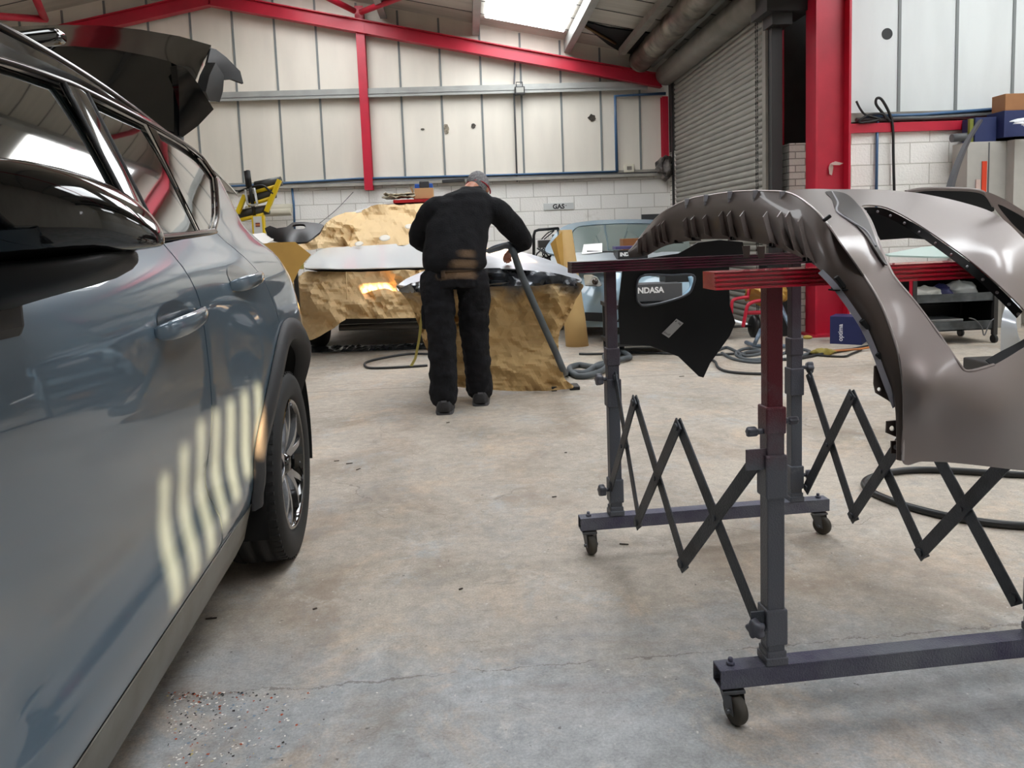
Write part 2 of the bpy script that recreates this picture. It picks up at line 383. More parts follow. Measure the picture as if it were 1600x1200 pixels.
# bay: back wall blockwork + cladding + brick pier end
w = MB(); w.bx(4.02, X1, BY, BY + .25, 0, 2.24); struct(w.build('wall_bay', M_BLOCK))
w = MB(); w.bx(3.62, 4.02, BY + .05, BY + .30, 0, 2.12); struct(w.build('wall_pier', M_BRICK))
w = MB(); w.bx(3.98, X1, BY + .08, BY + .25, 2.24, 5.0)
for k in range(9):
    x = 4.22 + .66 * k; w.bx(x - .016, x + .016, BY + .068, BY + .10, 2.24, 5.0, 1)
hole = atY(1386, 53, BY + .08)
w.cyl(hole + Vector((0, -.004, 0)), hole + Vector((0, .05, 0)), 0.062, mi=2, n=28)
M_BAY = pbr('pale grey cladding sheet', 'DADFDF', 0.55, var=0.08, vscale=1.5, stretch=(2.2, 2.2, 0.5))
struct(w.build('wall_bay_upper', [M_BAY, M_STRIP, M_BLACK]))
w = MB(); w.bx(3.60, 3.75, Y0, BY + .1, roof_z(3.75) - .35, 5.2); w.bx(3.54, 5.0, BY + .95, BY + 1.05, 0, 5.0); w.bx(3.54, 5.0, BY + .2, BY + 1.0, 4.6, 4.7); w.bx(4.6, 4.7, BY + .25, BY + 1.0, 0, 5.0)
struct(w.build('wall_soffit', M_DGREY))
# rear wall behind the camera, slots added to shape the sun patches
SLOTS = []
def cw_(L, W, z):
    a = R(-3.1); return Vector((-1.6387 + math.sin(a) * L + math.cos(a) * W, 2.8213 + math.cos(a) * L - math.sin(a) * W, z))
def slot_for(p, wx, wz):
    """opening in the rear wall whose sun patch is centred on p"""
    p = Vector(p); t = (p.y - Y0) / SUN_DIR.y; q = p - SUN_DIR * t
    SLOTS.append((q.x - wx / 2, q.x + wx / 2, q.z - wz / 2, q.z + wz / 2))
for k in range(7): slot_for(cw_(-1.22 + .135 * k, .90, .56 + .012 * k), .058, .36 - .03 * abs(k - 2))
for k in range(3): slot_for((-.03 + .03 * k, 5.13, .965 + .072 * k), .28 - .07 * k, .019)
slot_for((-.97, 8.1, .62), .30, .26)
def rear_wall():
    xs = sorted({X0, X1} | {round(v, 4) for s in SLOTS for v in s[:2]}); zs = sorted({0.0, 5.6} | {round(v, 4) for s in SLOTS for v in s[2:]})
    w = MB()
    for a, b_ in zip(xs, xs[1:]):
        run = None
        for c, d in zip(zs, zs[1:]):
            mx, mz = (a + b_) / 2, (c + d) / 2
            if any(s[0] < mx < s[1] and s[2] < mz < s[3] for s in SLOTS): continue
            w.bx(a, b_, Y0 - .03, Y0, c, d)
    struct(w.build('wall_rear', M_CLAD))
rear_wall()
# ---- roof: two slopes of lining boards on purlins
def slope(xa, xb, name):
    w = MB(); za, zb = roof_z(xa), roof_z(xb)
    w.prism([(xa, Y0 - .1, za), (xb, Y0 - .1, zb), (xb, Y0 - .1, zb + .12), (xa, Y0 - .1, za + .12)], (0, BW + .3 - Y0, 0))
    y = Y0 + .3
    while y < BW:
        w.prism([(xa, y - .008, za - .006), (xb, y - .008, zb - .006), (xb, y + .008, zb - .006), (xa, y + .008, za - .006)], (0, 0, .02), 1)
        y += .62
    struct(w.build(name, [M_ROOF, M_DARK]))
slope(-3.85, 3.75, 'ceiling'); slope(-3.85, X0, 'ceiling_left')
struct(MB().bx(3.6, X1 + .1, Y0 - .1, BY + .35, 4.85, 5.0).build('ceiling_bay', M_ROOF))
M_SKY = emit('daylight through rooflight sheet', (0.93, 0.97, 1.0, 1), SKYLIGHT)
def rooflight(n, xa, xb, ya, yb):
    za, zb = roof_z(xa) - .03, roof_z(xb) - .03
    w = MB(); w.prism([(xa, ya, za), (xb, ya, zb), (xb, yb, zb), (xa, yb, za)], (0, 0, .02))
    struct(w.build('window_%d' % n, M_SKY))
rooflight(1, .42, 1.64, 8.9, 12.1)
rooflight(2, .42, 1.64, 4.2, 7.4); rooflight(3, .42, 1.64, -.6, 2.6); rooflight(4, -6.6, -5.2, 3.4, 6.6); rooflight(5, -2.6, -1.4, 8.6, 11.8)  # the last rooflight is added out of view to brighten the back wall
def bay_light(n, xa, xb, ya, yb): struct(MB().bx(xa, xb, ya, yb, 4.81, 4.84).build('window_%d' % n, M_SKY))
bay_light(6, 4.7, 5.8, 4.0, 7.2); bay_light(7, 6.9, 8.0, 4.0, 7.2); bay_light(8, 4.7, 5.8, -1.6, .8); bay_light(9, 6.9, 8.0, -1.6, .8)
# purlins
n = 1
for x in (-7.6, -4.75, -2.9, -1.2, .26, 1.74, 3.1):
    w = MB(); z = roof_z(x); w.bx(x - .035, x + .035, Y0, BW, z - .19, z - .015); w.bx(x - .035, x + .075, Y0, BW, z - .20, z - .185)
    struct(w.build('trim_%d' % n, M_GALV)); n += 1
def ibeam(w, p0, p1, depth, width, side, tw=.012, tf=.016, mi=0):
    """I section from p0 to p1, web depth along `side`"""
    p0, p1 = Vector(p0), Vector(p1); d = (p1 - p0).normalized(); sd = Vector(side); sd = (sd - d * sd.dot(d)).normalized()
    w.bar(p0, p1, tw, depth, sd, mi)
    for k in (-1, 1): w.bar(p0 + sd * (k * depth / 2), p1 + sd * (k * depth / 2), width, tf, sd, mi)
# rafters at the back gable and at the next frames
for y, nm in ((BW - .14, ''), (6.3, ''), (.3, '')):
    if y > 7:
        w = MB(); ibeam(w, (-3.85, y, roof_z(-3.85) - .42), (3.28, y, roof_z(3.28) - .42), .19, .14, (0, 0, 1)); struct(w.build('trim_%d' % n, M_RED)); n += 1
        w = MB(); ibeam(w, (-3.85, y, roof_z(-3.85) - .42), (X0 + .2, y, roof_z(X0 + .2) - .42), .19, .14, (0, 0, 1)); struct(w.build('trim_%d' % n, M_RED)); n += 1
    else:
        w = MB(); ibeam(w, (-3.85, y, roof_z(-3.85) - .30), (3.55, y, roof_z(3.55) - .30), .19, .14, (0, 0, 1)); struct(w.build('trim_%d' % n, M_RED)); n += 1
        w = MB(); ibeam(w, (-3.85, y, roof_z(-3.85) - .30), (X0 + .2, y, roof_z(X0 + .2) - .30), .19, .14, (0, 0, 1)); struct(w.build('trim_%d' % n, M_RED)); n += 1
# red gable post, wind braces
def red(w, name=None):
    global n
    struct(w.build('trim_%d' % n, M_RED)); n += 1
w = MB(); ibeam(w, (-1.55, BW - .08, 2.05), (-1.55, BW - .08, 4.92), .13, .135, (0, 1, 0)); red(w)
w = MB(); w.cyl((-1.50, BW - .3, 4.78), (.9, 9.4, 4.62), .045); red(w)
w = MB(); w.cyl(atY(72, 30, 11.6), atY(-60, 22, 10.6), .05); red(w)
w = MB(); w.cyl(atY(70, 30, 11.6), atY(52, -12, 10.8), .05); red(w)
w = MB(); w.cyl((-1.60, BW - .3, 4.80), (-3.1, 10.2, 5.1), .045); red(w)
w = MB(); ibeam(w, (3.33, BW - .06, 2.2), (3.33, BW - .06, 3.40), .1, .1, (0, 1, 0)); red(w)
# horizontal sheeting rail, ledge and capping
w = MB(); w.bx(X0, 3.05, BW - .10, BW + .04, 3.56, 3.66); w.bx(X0, 3.05, BW - .10, BW - .085, 3.52, 3.57); struct(w.build('trim_%d' % n, M_GALV)); n += 1
w = MB(); w.bx(X0, 3.28, BW - .10, BW + .04, 2.125, 2.17); w.bx(X0, 3.28, BW - .02, BW + .04, 2.17, 2.24); struct(w.build('trim_%d' % n, pbr('weathered ledge', 'A39F96', 0.6, var=0.25, vscale=4))); n += 1
# columns on the right
def column(x, y, z0, z1, wid, dep, nm):
    w = MB(); ibeam(w, (x, y, z0), (x, y, z1), dep, wid, (0, 1, 0), .014, .02); red(w)
# big red column: its web faces the door, so a flange shows edge-on at each side
w = MB(); cx_, cy_ = 3.90, 8.02
w.bx(cx_ - .19, cx_ - .166, cy_ - .12, cy_ + .12, 0, 4.85); w.bx(cx_ + .166, cx_ + .19, cy_ - .12, cy_ + .12, 0, 4.85); w.bx(cx_ - .17, cx_ + .17, cy_ - .012, cy_ + .012, 0, 4.85)
w.bx(cx_ - .24, cx_ + .24, cy_ - .17, cy_ + .17, 0, .025)
red(w)
w = MB(); ibeam(w, (3.66, 8.85, 0), (3.66, 8.85, 4.1), .14, .16, (0, 1, 0)); red(w)
# red strip, dark tray above the bay blockwork
w = MB(); w.bx(4.05, 7.4, BY - .05, BY + .1, 2.20, 2.30); red(w)
w = MB(); w.bx(4.05, X1, BY - .01, BY + .1, 2.32, 2.42); struct(w.build('trim_%d' % n, M_DIRTY)); n += 1
# ---- roller shutter door
M_SLAT = pbr('grey shutter slats', '99958D', 0.45, metal=0.15, var=0.15, vscale=3, stretch=(1, 1, 3))
def shutter():
    rows = []; p = .075; k = 0
    prof = [(0, 0), (.12, .010), (.3, .018), (.5, .021), (.7, .018), (.88, .010), (.96, 0.0), (.985, -.010)]
    z = .02
    while z < 3.62:
        for t, o in prof: rows.append([(DX + .03 - o, 8.47, z + t * p), (DX + .03 - o, 12.34, z + t * p)])
        z += p
    w = MB(); w.grid(rows, smooth=False)
    d = w.build('door_1', M_SLAT, solid=.002); struct(d)
    g = MB(); g.bx(DX - .05, DX + .08, 8.40, 8.50, 0, 3.5); g.bx(DX - .02, DX + .1, 8.30, 8.40, 0, 3.4, 1); g.bx(DX - .03, DX + .05, 12.31, 12.37, 0, 3.6, 1)
    g.build('guide_rail', [M_DIRTY, M_DARK], d)
    c = MB(); c.lathe([(.0, 0), (.17, 0), (.17, 3.95), (.0, 3.95)], (DX - .10, 8.42, 3.72), (0, 1, 0), 24)
    c.build('shutter_hood', M_DIRTY, d)
    b = MB(); b.bx(DX - .15, DX + .35, 8.10, 8.55, 3.48, 3.95); b.bx(DX - .06, DX + .16, 8.18, 8.44, 3.36, 3.5); b.build('drive_box', M_DARK, d)
    ch = MB()
    for k in range(86):
        z = 3.5 - .04 * k
        for s in (0, 1):
            y = 8.66 + s * .05 - .004 * (k % 2)
            ch.box((DX - .04, y, z), (.006 if k % 2 else .012, .012 if k % 2 else .006, .034))
    ch.build('pull_chain', M_DARK, d)
shutter()
# ================================================================== curved panels
import numpy as np
from mathutils.geometry import delaunay_2d_cdt
def tps(ctrl, reg=0.02):
    """thin-plate spline through (u, v, value) control points"""
    A = np.array([(c[0], c[1]) for c in ctrl], float) / 100.0; vals = np.array([c[2] for c in ctrl], float); n = len(A)
    def U(d2): return np.where(d2 > 1e-12, d2 * np.log(d2 + 1e-12), 0.0)
    K = U(((A[:, None] - A[None]) ** 2).sum(-1)) + np.eye(n) * reg; P = np.hstack([np.ones((n, 1)), A])
    w = np.linalg.solve(np.block([[K, P], [P.T, np.zeros((3, 3))]]), np.concatenate([vals, np.zeros(3)]))
    def f(u, v):
        q = np.array((u, v)) / 100.0
        return float(U(((A - q) ** 2).sum(-1)) @ w[:n] + w[n] + w[n + 1:] @ q)
    return f
def inside(p, poly):
    x, y = p; c = False; j = len(poly) - 1
    for i in range(len(poly)):
        xi, yi = poly[i][0], poly[i][1]; xj, yj = poly[j][0], poly[j][1]
        if (yi > y) != (yj > y) and x < (xj - xi) * (y - yi) / (yj - yi) + xi: c = not c
        j = i
    return c
def dens(poly, step, sm=True):
    if sm: P = [Vector((p[0], p[1], 0)) for p in poly]; Q = spline(P, 8, True)
    else: Q = [Vector((p[0], p[1], 0)) for p in poly]
    out = []
    for a, b in zip(Q, Q[1:] + Q[:1]):
        k = max(1, int((b - a).length / step))
        for i in range(k):
            q = a + (b - a) * (i / k)
            if not out or (Vector(out[-1]) - q.xy).length > step * .3: out.append((q.x, q.y))
    return out
def tri2d(outline, holes=(), step=8, sm=True, smh=True):
    """triangulate a 2D outline with holes and inner sample points"""
    loops = [dens(outline, step, sm)] + [dens(h, step, smh) for h in holes]
    vs = []; ed = []
    for lp in loops:
        o = len(vs); vs += lp; ed += [(o + i, o + (i + 1) % len(lp)) for i in range(len(lp))]
    xs = [p[0] for p in loops[0]]; ys = [p[1] for p in loops[0]]
    bl = np.array(vs); y = min(ys) + step / 2; r = 0
    while y < max(ys):
        x = min(xs) + (step / 2 if r % 2 else 0)
        while x < max(xs):
            if inside((x, y), loops[0]) and not any(inside((x, y), h) for h in loops[1:]) and ((bl - (x, y)) ** 2).sum(1).min() > (step * .55) ** 2: vs.append((x, y))
            x += step
        y += step * .87; r += 1
    res = delaunay_2d_cdt([Vector(v) for v in vs], ed, [], 0, 1e-5)
    V2 = [(v.x, v.y) for v in res[0]]; T = []
    for f in res[2]:
        c = (sum(V2[i][0] for i in f) / len(f), sum(V2[i][1] for i in f) / len(f))
        if inside(c, loops[0]) and not any(inside(c, h) for h in loops[1:]): T.append(tuple(f))
    return V2, T
def sheet(name, mats, parent, outline, ctrl, holes=(), step=8, sm=True, smh=True, th=0.003, off=0.0, bump=None, mi=0, reg=.02, crisp=0):
    """shell panel: outline seen in the photo's frame, depth Y from control points, real thickness"""
    V2, T = tri2d(outline, holes, step, sm, smh); f = tps(ctrl, reg)
    vs = [atY(u, v, f(u, v)) for u, v in V2]
    if bump: vs = [bump(p) for p in vs]
    m = MB(); m.add(vs, T, mi, True)
    o = m.build(name, mats, parent, solid=th, soff=off)
    if crisp: o.data.set_sharp_from_angle(angle=R(crisp))
    return o
# ================================================================== BUMPER RACK (two T-frames on castors joined by scissor links)
def overspray(name, base, spray, z0, z1, rough=0.45, speck=True):
    m, nt, N, L = newmat(name); b = N['Principled BSDF']; tc = N.new('ShaderNodeTexCoord')
    geo = N.new('ShaderNodeNewGeometry'); sp = N.new('ShaderNodeSeparateXYZ'); L.new(geo.outputs['Position'], sp.inputs[0])
    n = N.new('ShaderNodeTexNoise'); n.inputs['Scale'].default_value = 14; n.inputs['Detail'].default_value = 6; L.new(geo.outputs['Position'], n.inputs['Vector'])
    a = N.new('ShaderNodeMath'); a.operation = 'MULTIPLY_ADD'; L.new(n.outputs['Fac'], a.inputs[0]); a.inputs[1].default_value = 0.25; L.new(sp.outputs['Z'], a.inputs[2])
    mr = N.new('ShaderNodeMapRange'); mr.inputs[1].default_value = z0 + .12; mr.inputs[2].default_value = z1 + .12; L.new(a.outputs[0], mr.inputs[0])
    mx = N.new('ShaderNodeMix'); mx.data_type = 'RGBA'; L.new(mr.outputs[0], mx.inputs[0]); mx.inputs[6].default_value = hx(base); mx.inputs[7].default_value = hx(spray)
    n2 = N.new('ShaderNodeTexNoise'); n2.inputs['Scale'].default_value = 9; n2.inputs['Detail'].default_value = 8; n2.inputs['Roughness'].default_value = .7; L.new(geo.outputs['Position'], n2.inputs['Vector'])
    rp = N.new('ShaderNodeValToRGB'); rp.color_ramp.elements[0].position = .60; rp.color_ramp.elements[1].position = .74; rp.color_ramp.elements[0].color = (0, 0, 0, 1); rp.color_ramp.elements[1].color = (.55, .55, .55, 1); L.new(n2.outputs['Fac'], rp.inputs[0])
    mx2 = N.new('ShaderNodeMix'); mx2.data_type = 'RGBA'; L.new(rp.outputs[0], mx2.inputs[0]); L.new(mx.outputs[2], mx2.inputs[6]); mx2.inputs[7].default_value = hx('83848C')
    L.new(mx2.outputs[2], b.inputs['Base Color']); b.inputs['Roughness'].default_value = rough; b.inputs['Metallic'].default_value = 0.15
    n3 = N.new('ShaderNodeTexNoise'); n3.inputs['Scale'].default_value = 260; n3.inputs['Detail'].default_value = 2; L.new(geo.outputs['Position'], n3.inputs['Vector'])
    bp = N.new('ShaderNodeBump'); bp.inputs['Strength'].default_value = .55; bp.inputs['Distance'].default_value = .003; L.new(n3.outputs['Fac'], bp.inputs['Height']); L.new(bp.outputs[0], b.inputs['Normal'])
    return m
M_RACK = overspray('oversprayed grey steel', '3F434B', '4B3238', .55, .85)
M_LEGR = overspray('red oversprayed steel', '5C5E66', '5E1824', .64, .82, .38)
M_LEGF = overspray('purple oversprayed steel', '565A63', '3A2430', .55, .95)
M_FOOT = pbr('grey foot beam with purple overspray', '6E717B', .5, .15, var=.35, vscale=7, col2='4A4760', bump=.5, bscale=220)
M_LINK = pbr('dark grey link bar', '4A4E55', .5, .2, var=.35, vscale=9, col2='34373C', bump=.3, bscale=180)
M_BEAMR = pbr('wet-look red overspray', 'C8102E', .25, .0, coat=.5, var=.5, vscale=3, col2='8A0E2C', lo=.3, hi=.5, bump=.2, bscale=230)
M_BEAMP = pbr('plum overspray', '53102A', .30, .0, coat=.4, var=.5, vscale=9, col2='2E0E20', bump=.12, bscale=220)
M_TYRE = pbr('worn rubber castor tyre', '4C4740', .7, var=.3, vscale=12)
M_ZINC = pbr('dull zinc', '6A6C70', .4, .6, var=.3, vscale=12)
M_KNOB = pbr('grey plastic knob', '51525B', .45)
E1 = Vector((math.cos(.056), math.sin(.056), 0)); E2 = Vector((-E1.y, E1.x, 0)); EZ = Vector((0, 0, 1))
RACK = thing('bumper_rack', 'oversprayed steel rack on castors with scissor links, carrying the taupe bumper', 'rack', (.95, 2.25, 0))
def caster(p, ang):
    p = Vector(p); d = Vector((math.cos(ang), math.sin(ang), 0)); s = Vector((-d.y, d.x, 0)); c = p + d * .018 + EZ * .036
    f = MB(); f.box(p + EZ * .083, (.055, .055, .008)); f.cyl(p + EZ * .074, p + EZ * .08, .024, .024)
    for k in (-1, 1): f.prism([p + s * (.019 * k) + d * -.022 + EZ * .076, p + s * (.019 * k) + d * .024 + EZ * .076, c + s * (.019 * k) + d * .014 + EZ * -.008, c + s * (.019 * k) - d * .014 + EZ * -.006], s * .003)
    f.cyl(c - s * .027, c + s * .027, .006, n=10)
    o = f.build('caster_fork', M_ZINC, RACK, bevel=.0015)
    w = MB(); w.lathe([(0, -.013), (.026, -.014), (.033, -.012), (.036, -.006), (.036, .006), (.033, .012), (.026, .014), (0, .013)], c, s, 28)
    w.build('caster_wheel', M_TYRE, o)
def frame_(o, mat_leg, mat_beam, legs, ext0, ext1, split=None):
    """o: left leg foot; one foot beam, two legs with collars, one grooved top beam"""
    o = Vector(o); a = o - E1 * ext0; b = o + E1 * ext1
    f = MB(); hw = .025
    for z0, z1 in ((.092, .096), (.136, .140)): f.box((a + b) / 2 + EZ * (z0 + z1) / 2, ((b - a).length, .05, z1 - z0), None, 0, (E1, E2, EZ))
    for k in (-1, 1): f.box((a + b) / 2 + E2 * (.023 * k) + EZ * .116, ((b - a).length, .004, .048), None, 0, (E1, E2, EZ))
    for q in (a + E1 * .035, b - E1 * .035): f.cyl(q + EZ * .14, q + EZ * .148, .011, n=6, smooth=False); f.cyl(q + EZ * .148, q + EZ * .158, .006, n=10)
    f.build('foot_beam', M_FOOT, RACK, bevel=.002)
    for i, q in enumerate((a + E1 * .035, b - E1 * .035)): caster(q, legs['cast'][i])
    for i, s in enumerate((0, legs['gap'])):
        q = o + E1 * s
        g = MB(); g.box(q + EZ * .44, (.043, .043, .60), None, 0, (E1, E2, EZ)); g.box(q + EZ * .15, (.056, .056, .02), None, 0, (E1, E2, EZ)); g.box(q + EZ * .165, (.050, .050, .02), None, 0, (E1, E2, EZ))
        g.box(q + EZ * .87, (.038, .038, .38), None, 0, (E1, E2, EZ))
        g.build('leg', mat_leg, RACK, bevel=.003)
        for (z0, z1, wd) in ((.71, .775, .050), (.555, .66, .054), (.19, .28, .054)):
            c = MB(); c.box(q + EZ * (z0 + z1) / 2, (wd, wd, z1 - z0), None, 0, (E1, E2, EZ)); c.build('collar', mat_leg, RACK, bevel=.004)
    # grooved top beam
    ta, tb = o - E1 * (ext0 + .008) + EZ * 1.0755, o + E1 * (ext1 + .03) + EZ * 1.0755
    prof = [(-.04, -.02)]
    for k in range(4):
        z = -.02 + .010 * k
        prof += [(-.04, z + .0006), (-.04, z + .0056), (-.032, z + .0062), (-.032, z + .0096)]
    prof += [(-.04, .02), (.04, .02), (.04, -.02)]
    t = MB(); t.loft([[p + E2 * u + EZ * v for u, v in prof] for p in (ta, lerp(ta, tb, .5), tb)], smooth=False)
    t.build('top_beam', mat_beam, RACK)
frame_((.514, 2.734, 0), M_LEGF, M_BEAMP, dict(gap=.708, cast=(-1.35, -1.0)), .14, .84)
frame_((.700, 1.713, 0), M_LEGR, M_BEAMR, dict(gap=.712, cast=(-1.25, -1.2)), .142, .84)
def knob(p, d, r=.022):
    p = Vector(p); d = Vector(d).normalized(); m = MB(); u, w = m.frame(d)
    m.cyl(p, p + d * .022, .007, n=10)
    ring = [[p + d * t + (u * math.cos(a) + w * math.sin(a)) * (r * k * (1 + .16 * math.cos(5 * a))) for a in [2 * PI * j / 30 for j in range(30)]] for t, k in ((.02, .8), (.024, 1), (.040, 1), (.044, .8))]
    m.loft(ring); m.build('clamp_knob', M_KNOB, RACK)
def link(p, q, off, w=.040, mat=None):
    m = MB(); p, q = Vector(p), Vector(q); d = (q - p).normalized(); sd = EZ.cross(d).normalized()
    m.bar(p + sd * off, q + sd * off, w, .005, sd, ext=.018)
    for e in (p, q): m.cyl(e + sd * (off - .008), e + sd * (off + .008), .012, n=12)
    m.cyl((p + q) / 2 + sd * (off - .007), (p + q) / 2 + sd * (off + .007), .008, n=12)
    m.build('scissor_link', M_LINK, RACK, bevel=.001)
def lattice(T, B):
    for i in range(3):
        link(T[i], B[i + 1], .004); link(B[i], T[i + 1], -.004)
lattice([atY(960, 590, 2.70), atY(992, 629, 2.42), atY(1060, 667, 2.08), atY(1182, 722, 1.735)], [atY(957, 757, 2.70), atY(997, 816, 2.42), atY(1067, 881, 2.08), atY(1183, 978, 1.735)])
lattice([atY(1264, 590, 2.745), atY(1331, 620, 2.46), atY(1432, 655, 2.14), atY(1580, 715, 1.83)], [atY(1262, 762, 2.745), atY(1333, 806, 2.46), atY(1440, 863, 2.14), atY(1582, 935, 1.83)])
# hinge lugs on the near collars, clamp knobs
lg = MB(); q = Vector((.700, 1.713, .62)); lg.box(q - E1 * .045 + E2 * -.012 + EZ * .03, (.05, .006, .05), None, 0, (E1, E2, EZ)); lg.build('hinge_lug', M_LEGR, RACK, bevel=.001)
lg = MB(); q = Vector((.700, 1.713, .235)); lg.box(q - E1 * .038 - E2 * .012 + EZ * .015, (.045, .006, .05), None, 0, (E1, E2, EZ)); lg.build('hinge_lug', M_RACK, RACK, bevel=.001)
knob(Vector((.700, 1.713, .24)) - E1 * .027 - E2 * .012, -E1 * .9 - E2 * .5, .021); knob(Vector((.700, 1.713, .715)) - E1 * .02 - E2 * .005, -E1, .011); knob(Vector((.700, 1.713, .735)) + E1 * .02, E1, .009)
for z in (.66, .24): knob(Vector((.514, 2.734, z)) - E1 * .022 - E2 * .01, -E1 * 1 - E2 * .15, .020)
for z in (.66, .24): knob(Vector((1.221, 2.774, z)) + E1 * .022 - E2 * .01, E1 * 1 - E2 * .2, .020)
# ================================================================== TAUPE BUMPER draped over the rack
def paint(name, col, flake=0.5, rough=0.28, metal=.55, coat=1.0):
    m = pbr(name, col, rough, metal, coat); b = m.node_tree.nodes['Principled BSDF']; b.inputs['Coat Roughness'].default_value = .12
    return m
M_TAUPE = paint('taupe metallic paint', '8D827F', rough=.46, metal=.6, coat=.35)
M_TAUPE_SHADED = pbr('taupe overspray on plastic darkened for shade', '4A3F3A', .42, .2, coat=.15)  # overspray colour darkened, painting the shade on the inner lip
M_INNER = pbr('unpainted black plastic', '08090B', .55, spec=.3)
M_CLIP = pbr('grey plastic clip', '8E8D92', .4)
BUMP = thing('car_bumper', 'taupe metallic car bumper hung face up over the rack beams', 'bumper', (.95, 2.0, .75))
ridge = [(1232, 302), (1260, 318), (1290, 347), (1317, 385), (1350, 432), (1380, 482), (1397, 532), (1407, 567), (1412, 633), (1410, 720)]
OUT = [(1212, 301), (1262, 296), (1307, 296.5), (1360, 296.5), (1415, 300), (1450, 305), (1500, 316), (1547, 331), (1575, 350), (1603, 378), (1655, 430), (1700, 500), (1735, 600), (1740, 735), (1690, 741), (1600, 735), (1540, 728), (1480, 722), (1440, 721)] + [p for p in reversed(ridge)]
HOLE = [(1345, 323), (1382, 324), (1425, 345), (1475, 378), (1525, 415), (1570, 455), (1600, 485), (1622, 512), (1618, 532), (1600, 543), (1553, 570), (1513, 580), (1497, 567), (1467, 523), (1430, 473), (1400, 437), (1388, 415), (1375, 385), (1360, 345)]
CT = [(1212, 301, 1.97), (1232, 302, 1.90), (1290, 347, 1.67), (1350, 432, 1.56), (1397, 532, 1.49), (1410, 633, 1.47), (1410, 720, 1.46), (1307, 296, 2.12), (1415, 300, 2.22), (1500, 316, 2.14), (1547, 331, 2.06), (1603, 378, 1.80), (1700, 500, 1.64), (1740, 735, 1.72),
      (1600, 735, 1.50), (1500, 722, 1.465), (1388, 415, 1.62), (1430, 473, 1.545), (1467, 523, 1.50), (1513, 580, 1.455), (1600, 543, 1.50), (1425, 345, 1.90), (1525, 415, 1.635), (1600, 485, 1.55), (1560, 400, 1.66), (1650, 470, 1.62), (1345, 323, 1.92), (1560, 650, 1.425), (1450, 600, 1.43), (1440, 640, 1.425), (1460, 650, 1.452)]
sheet('outer_skin', [M_TAUPE], BUMP, OUT, CT, [HOLE], step=7, th=.003, reg=.12)
fsk = tps(CT, .12)
# inner strip with ribs (the lower lip seen from inside)
C0 = [(984, 402, 2.86), (1008, 400, 2.80), (1040, 384, 2.68), (1080, 376, 2.50), (1120, 373, 2.32), (1162, 376, 2.12), (1210, 385, 1.90), (1258, 405, 1.69), (1284, 424, 1.62), (1310, 452, 1.58), (1347, 505, 1.54), (1366, 545, 1.52), (1383, 590, 1.505), (1398, 630, 1.50), (1404, 660, 1.495), (1407, 720, 1.49)]
C1 = [(988, 388, 2.88), (1012, 356, 2.84), (1036, 332, 2.70), (1076, 312, 2.54), (1112, 305, 2.36), (1150, 300, 2.18), (1190, 299, 2.03), (1232, 302, 1.90), (1262, 319, 1.77), (1290, 347, 1.67), (1338, 414, 1.58), (1372, 468, 1.525), (1394, 522, 1.495), (1406, 566, 1.475), (1412, 633, 1.47), (1410, 720, 1.46)]
c0 = spline([atY(*p) for p in C0], 6); c1 = spline([atY(*p) for p in C1], 6)
m = MB(); rows = []
for k in range(9):
    t = k / 8; rows.append([a.lerp(b, t) + Vector((-.012, -.004, .004)) * math.sin(PI * t) * 1.0 for a, b in zip(c0, c1)])
m.grid(rows); m.build('lower_lip', M_TAUPE_SHADED, BUMP, solid=.003)
def on(i, t): a, b = c0[i], c1[i]; return a.lerp(b, t) + Vector((-.012, -.004, .004)) * math.sin(PI * t)
import bisect
def idx_for(px):
    best = min(range(len(c0)), key=lambda i: abs(_px(on(i, .45)) - px)); return best
def _px(p):
    q = Vector(p) - Vector((0, 0, CZ)); return CX + F * q.dot(RT) / q.dot(FW)
for px, hgt in ((1001, .75), (1010, .75), (1021, .75), (1031, .7), (1041, .7), (1073, .55), (1085, .55), (1105, .55), (1130, .6), (1144, .6), (1166, .6), (1200, .62), (1223, .66), (1241, .7), (1258, .74)):
    i = min(max(idx_for(px), 1), len(c0) - 2); nrm = (on(i + 1, .4) - on(i - 1, .4)).cross(on(i, .8) - on(i, .1)).normalized()
    if nrm.x > 0: nrm = -nrm
    tg = (on(i + 1, .4) - on(i - 1, .4)).normalized(); h = MB()
    pr = [on(i, .04), on(i, hgt), on(i, hgt * .8) + nrm * .016, on(i, .1) + nrm * .020]
    h.prism([p - tg * .0025 for p in pr], tg * .005); h.build('rib', M_TAUPE_SHADED, BUMP)
# clips along the lip's upper edge, feet along its lower edge
for px in (1074, 1108, 1142, 1181, 1223):
    i = min(range(len(c1)), key=lambda i: abs(_px(c1[i]) - px)); p = c1[i]; h = MB()
    h.box(p + Vector((-.008, -.006, -.008)), (.014, .008, .022)); h.box(p + Vector((-.011, -.006, -.022)), (.006, .006, .014)); h.build('clip', M_CLIP, BUMP, bevel=.001)
for px in (1058, 1087, 1150, 1206, 1266, 1310):
    i = min(range(len(c0)), key=lambda i: abs(_px(c0[i]) - px)); p = c0[i]; h = MB()
    for k in (-1, 0, 1): h.box(p + Vector((k * .008, k * -.008, .004)), (.006, .006, .010))
    h.box(p + Vector((0, 0, -.001)), (.03, .03, .003)); h.build('clip', M_INNER, BUMP)
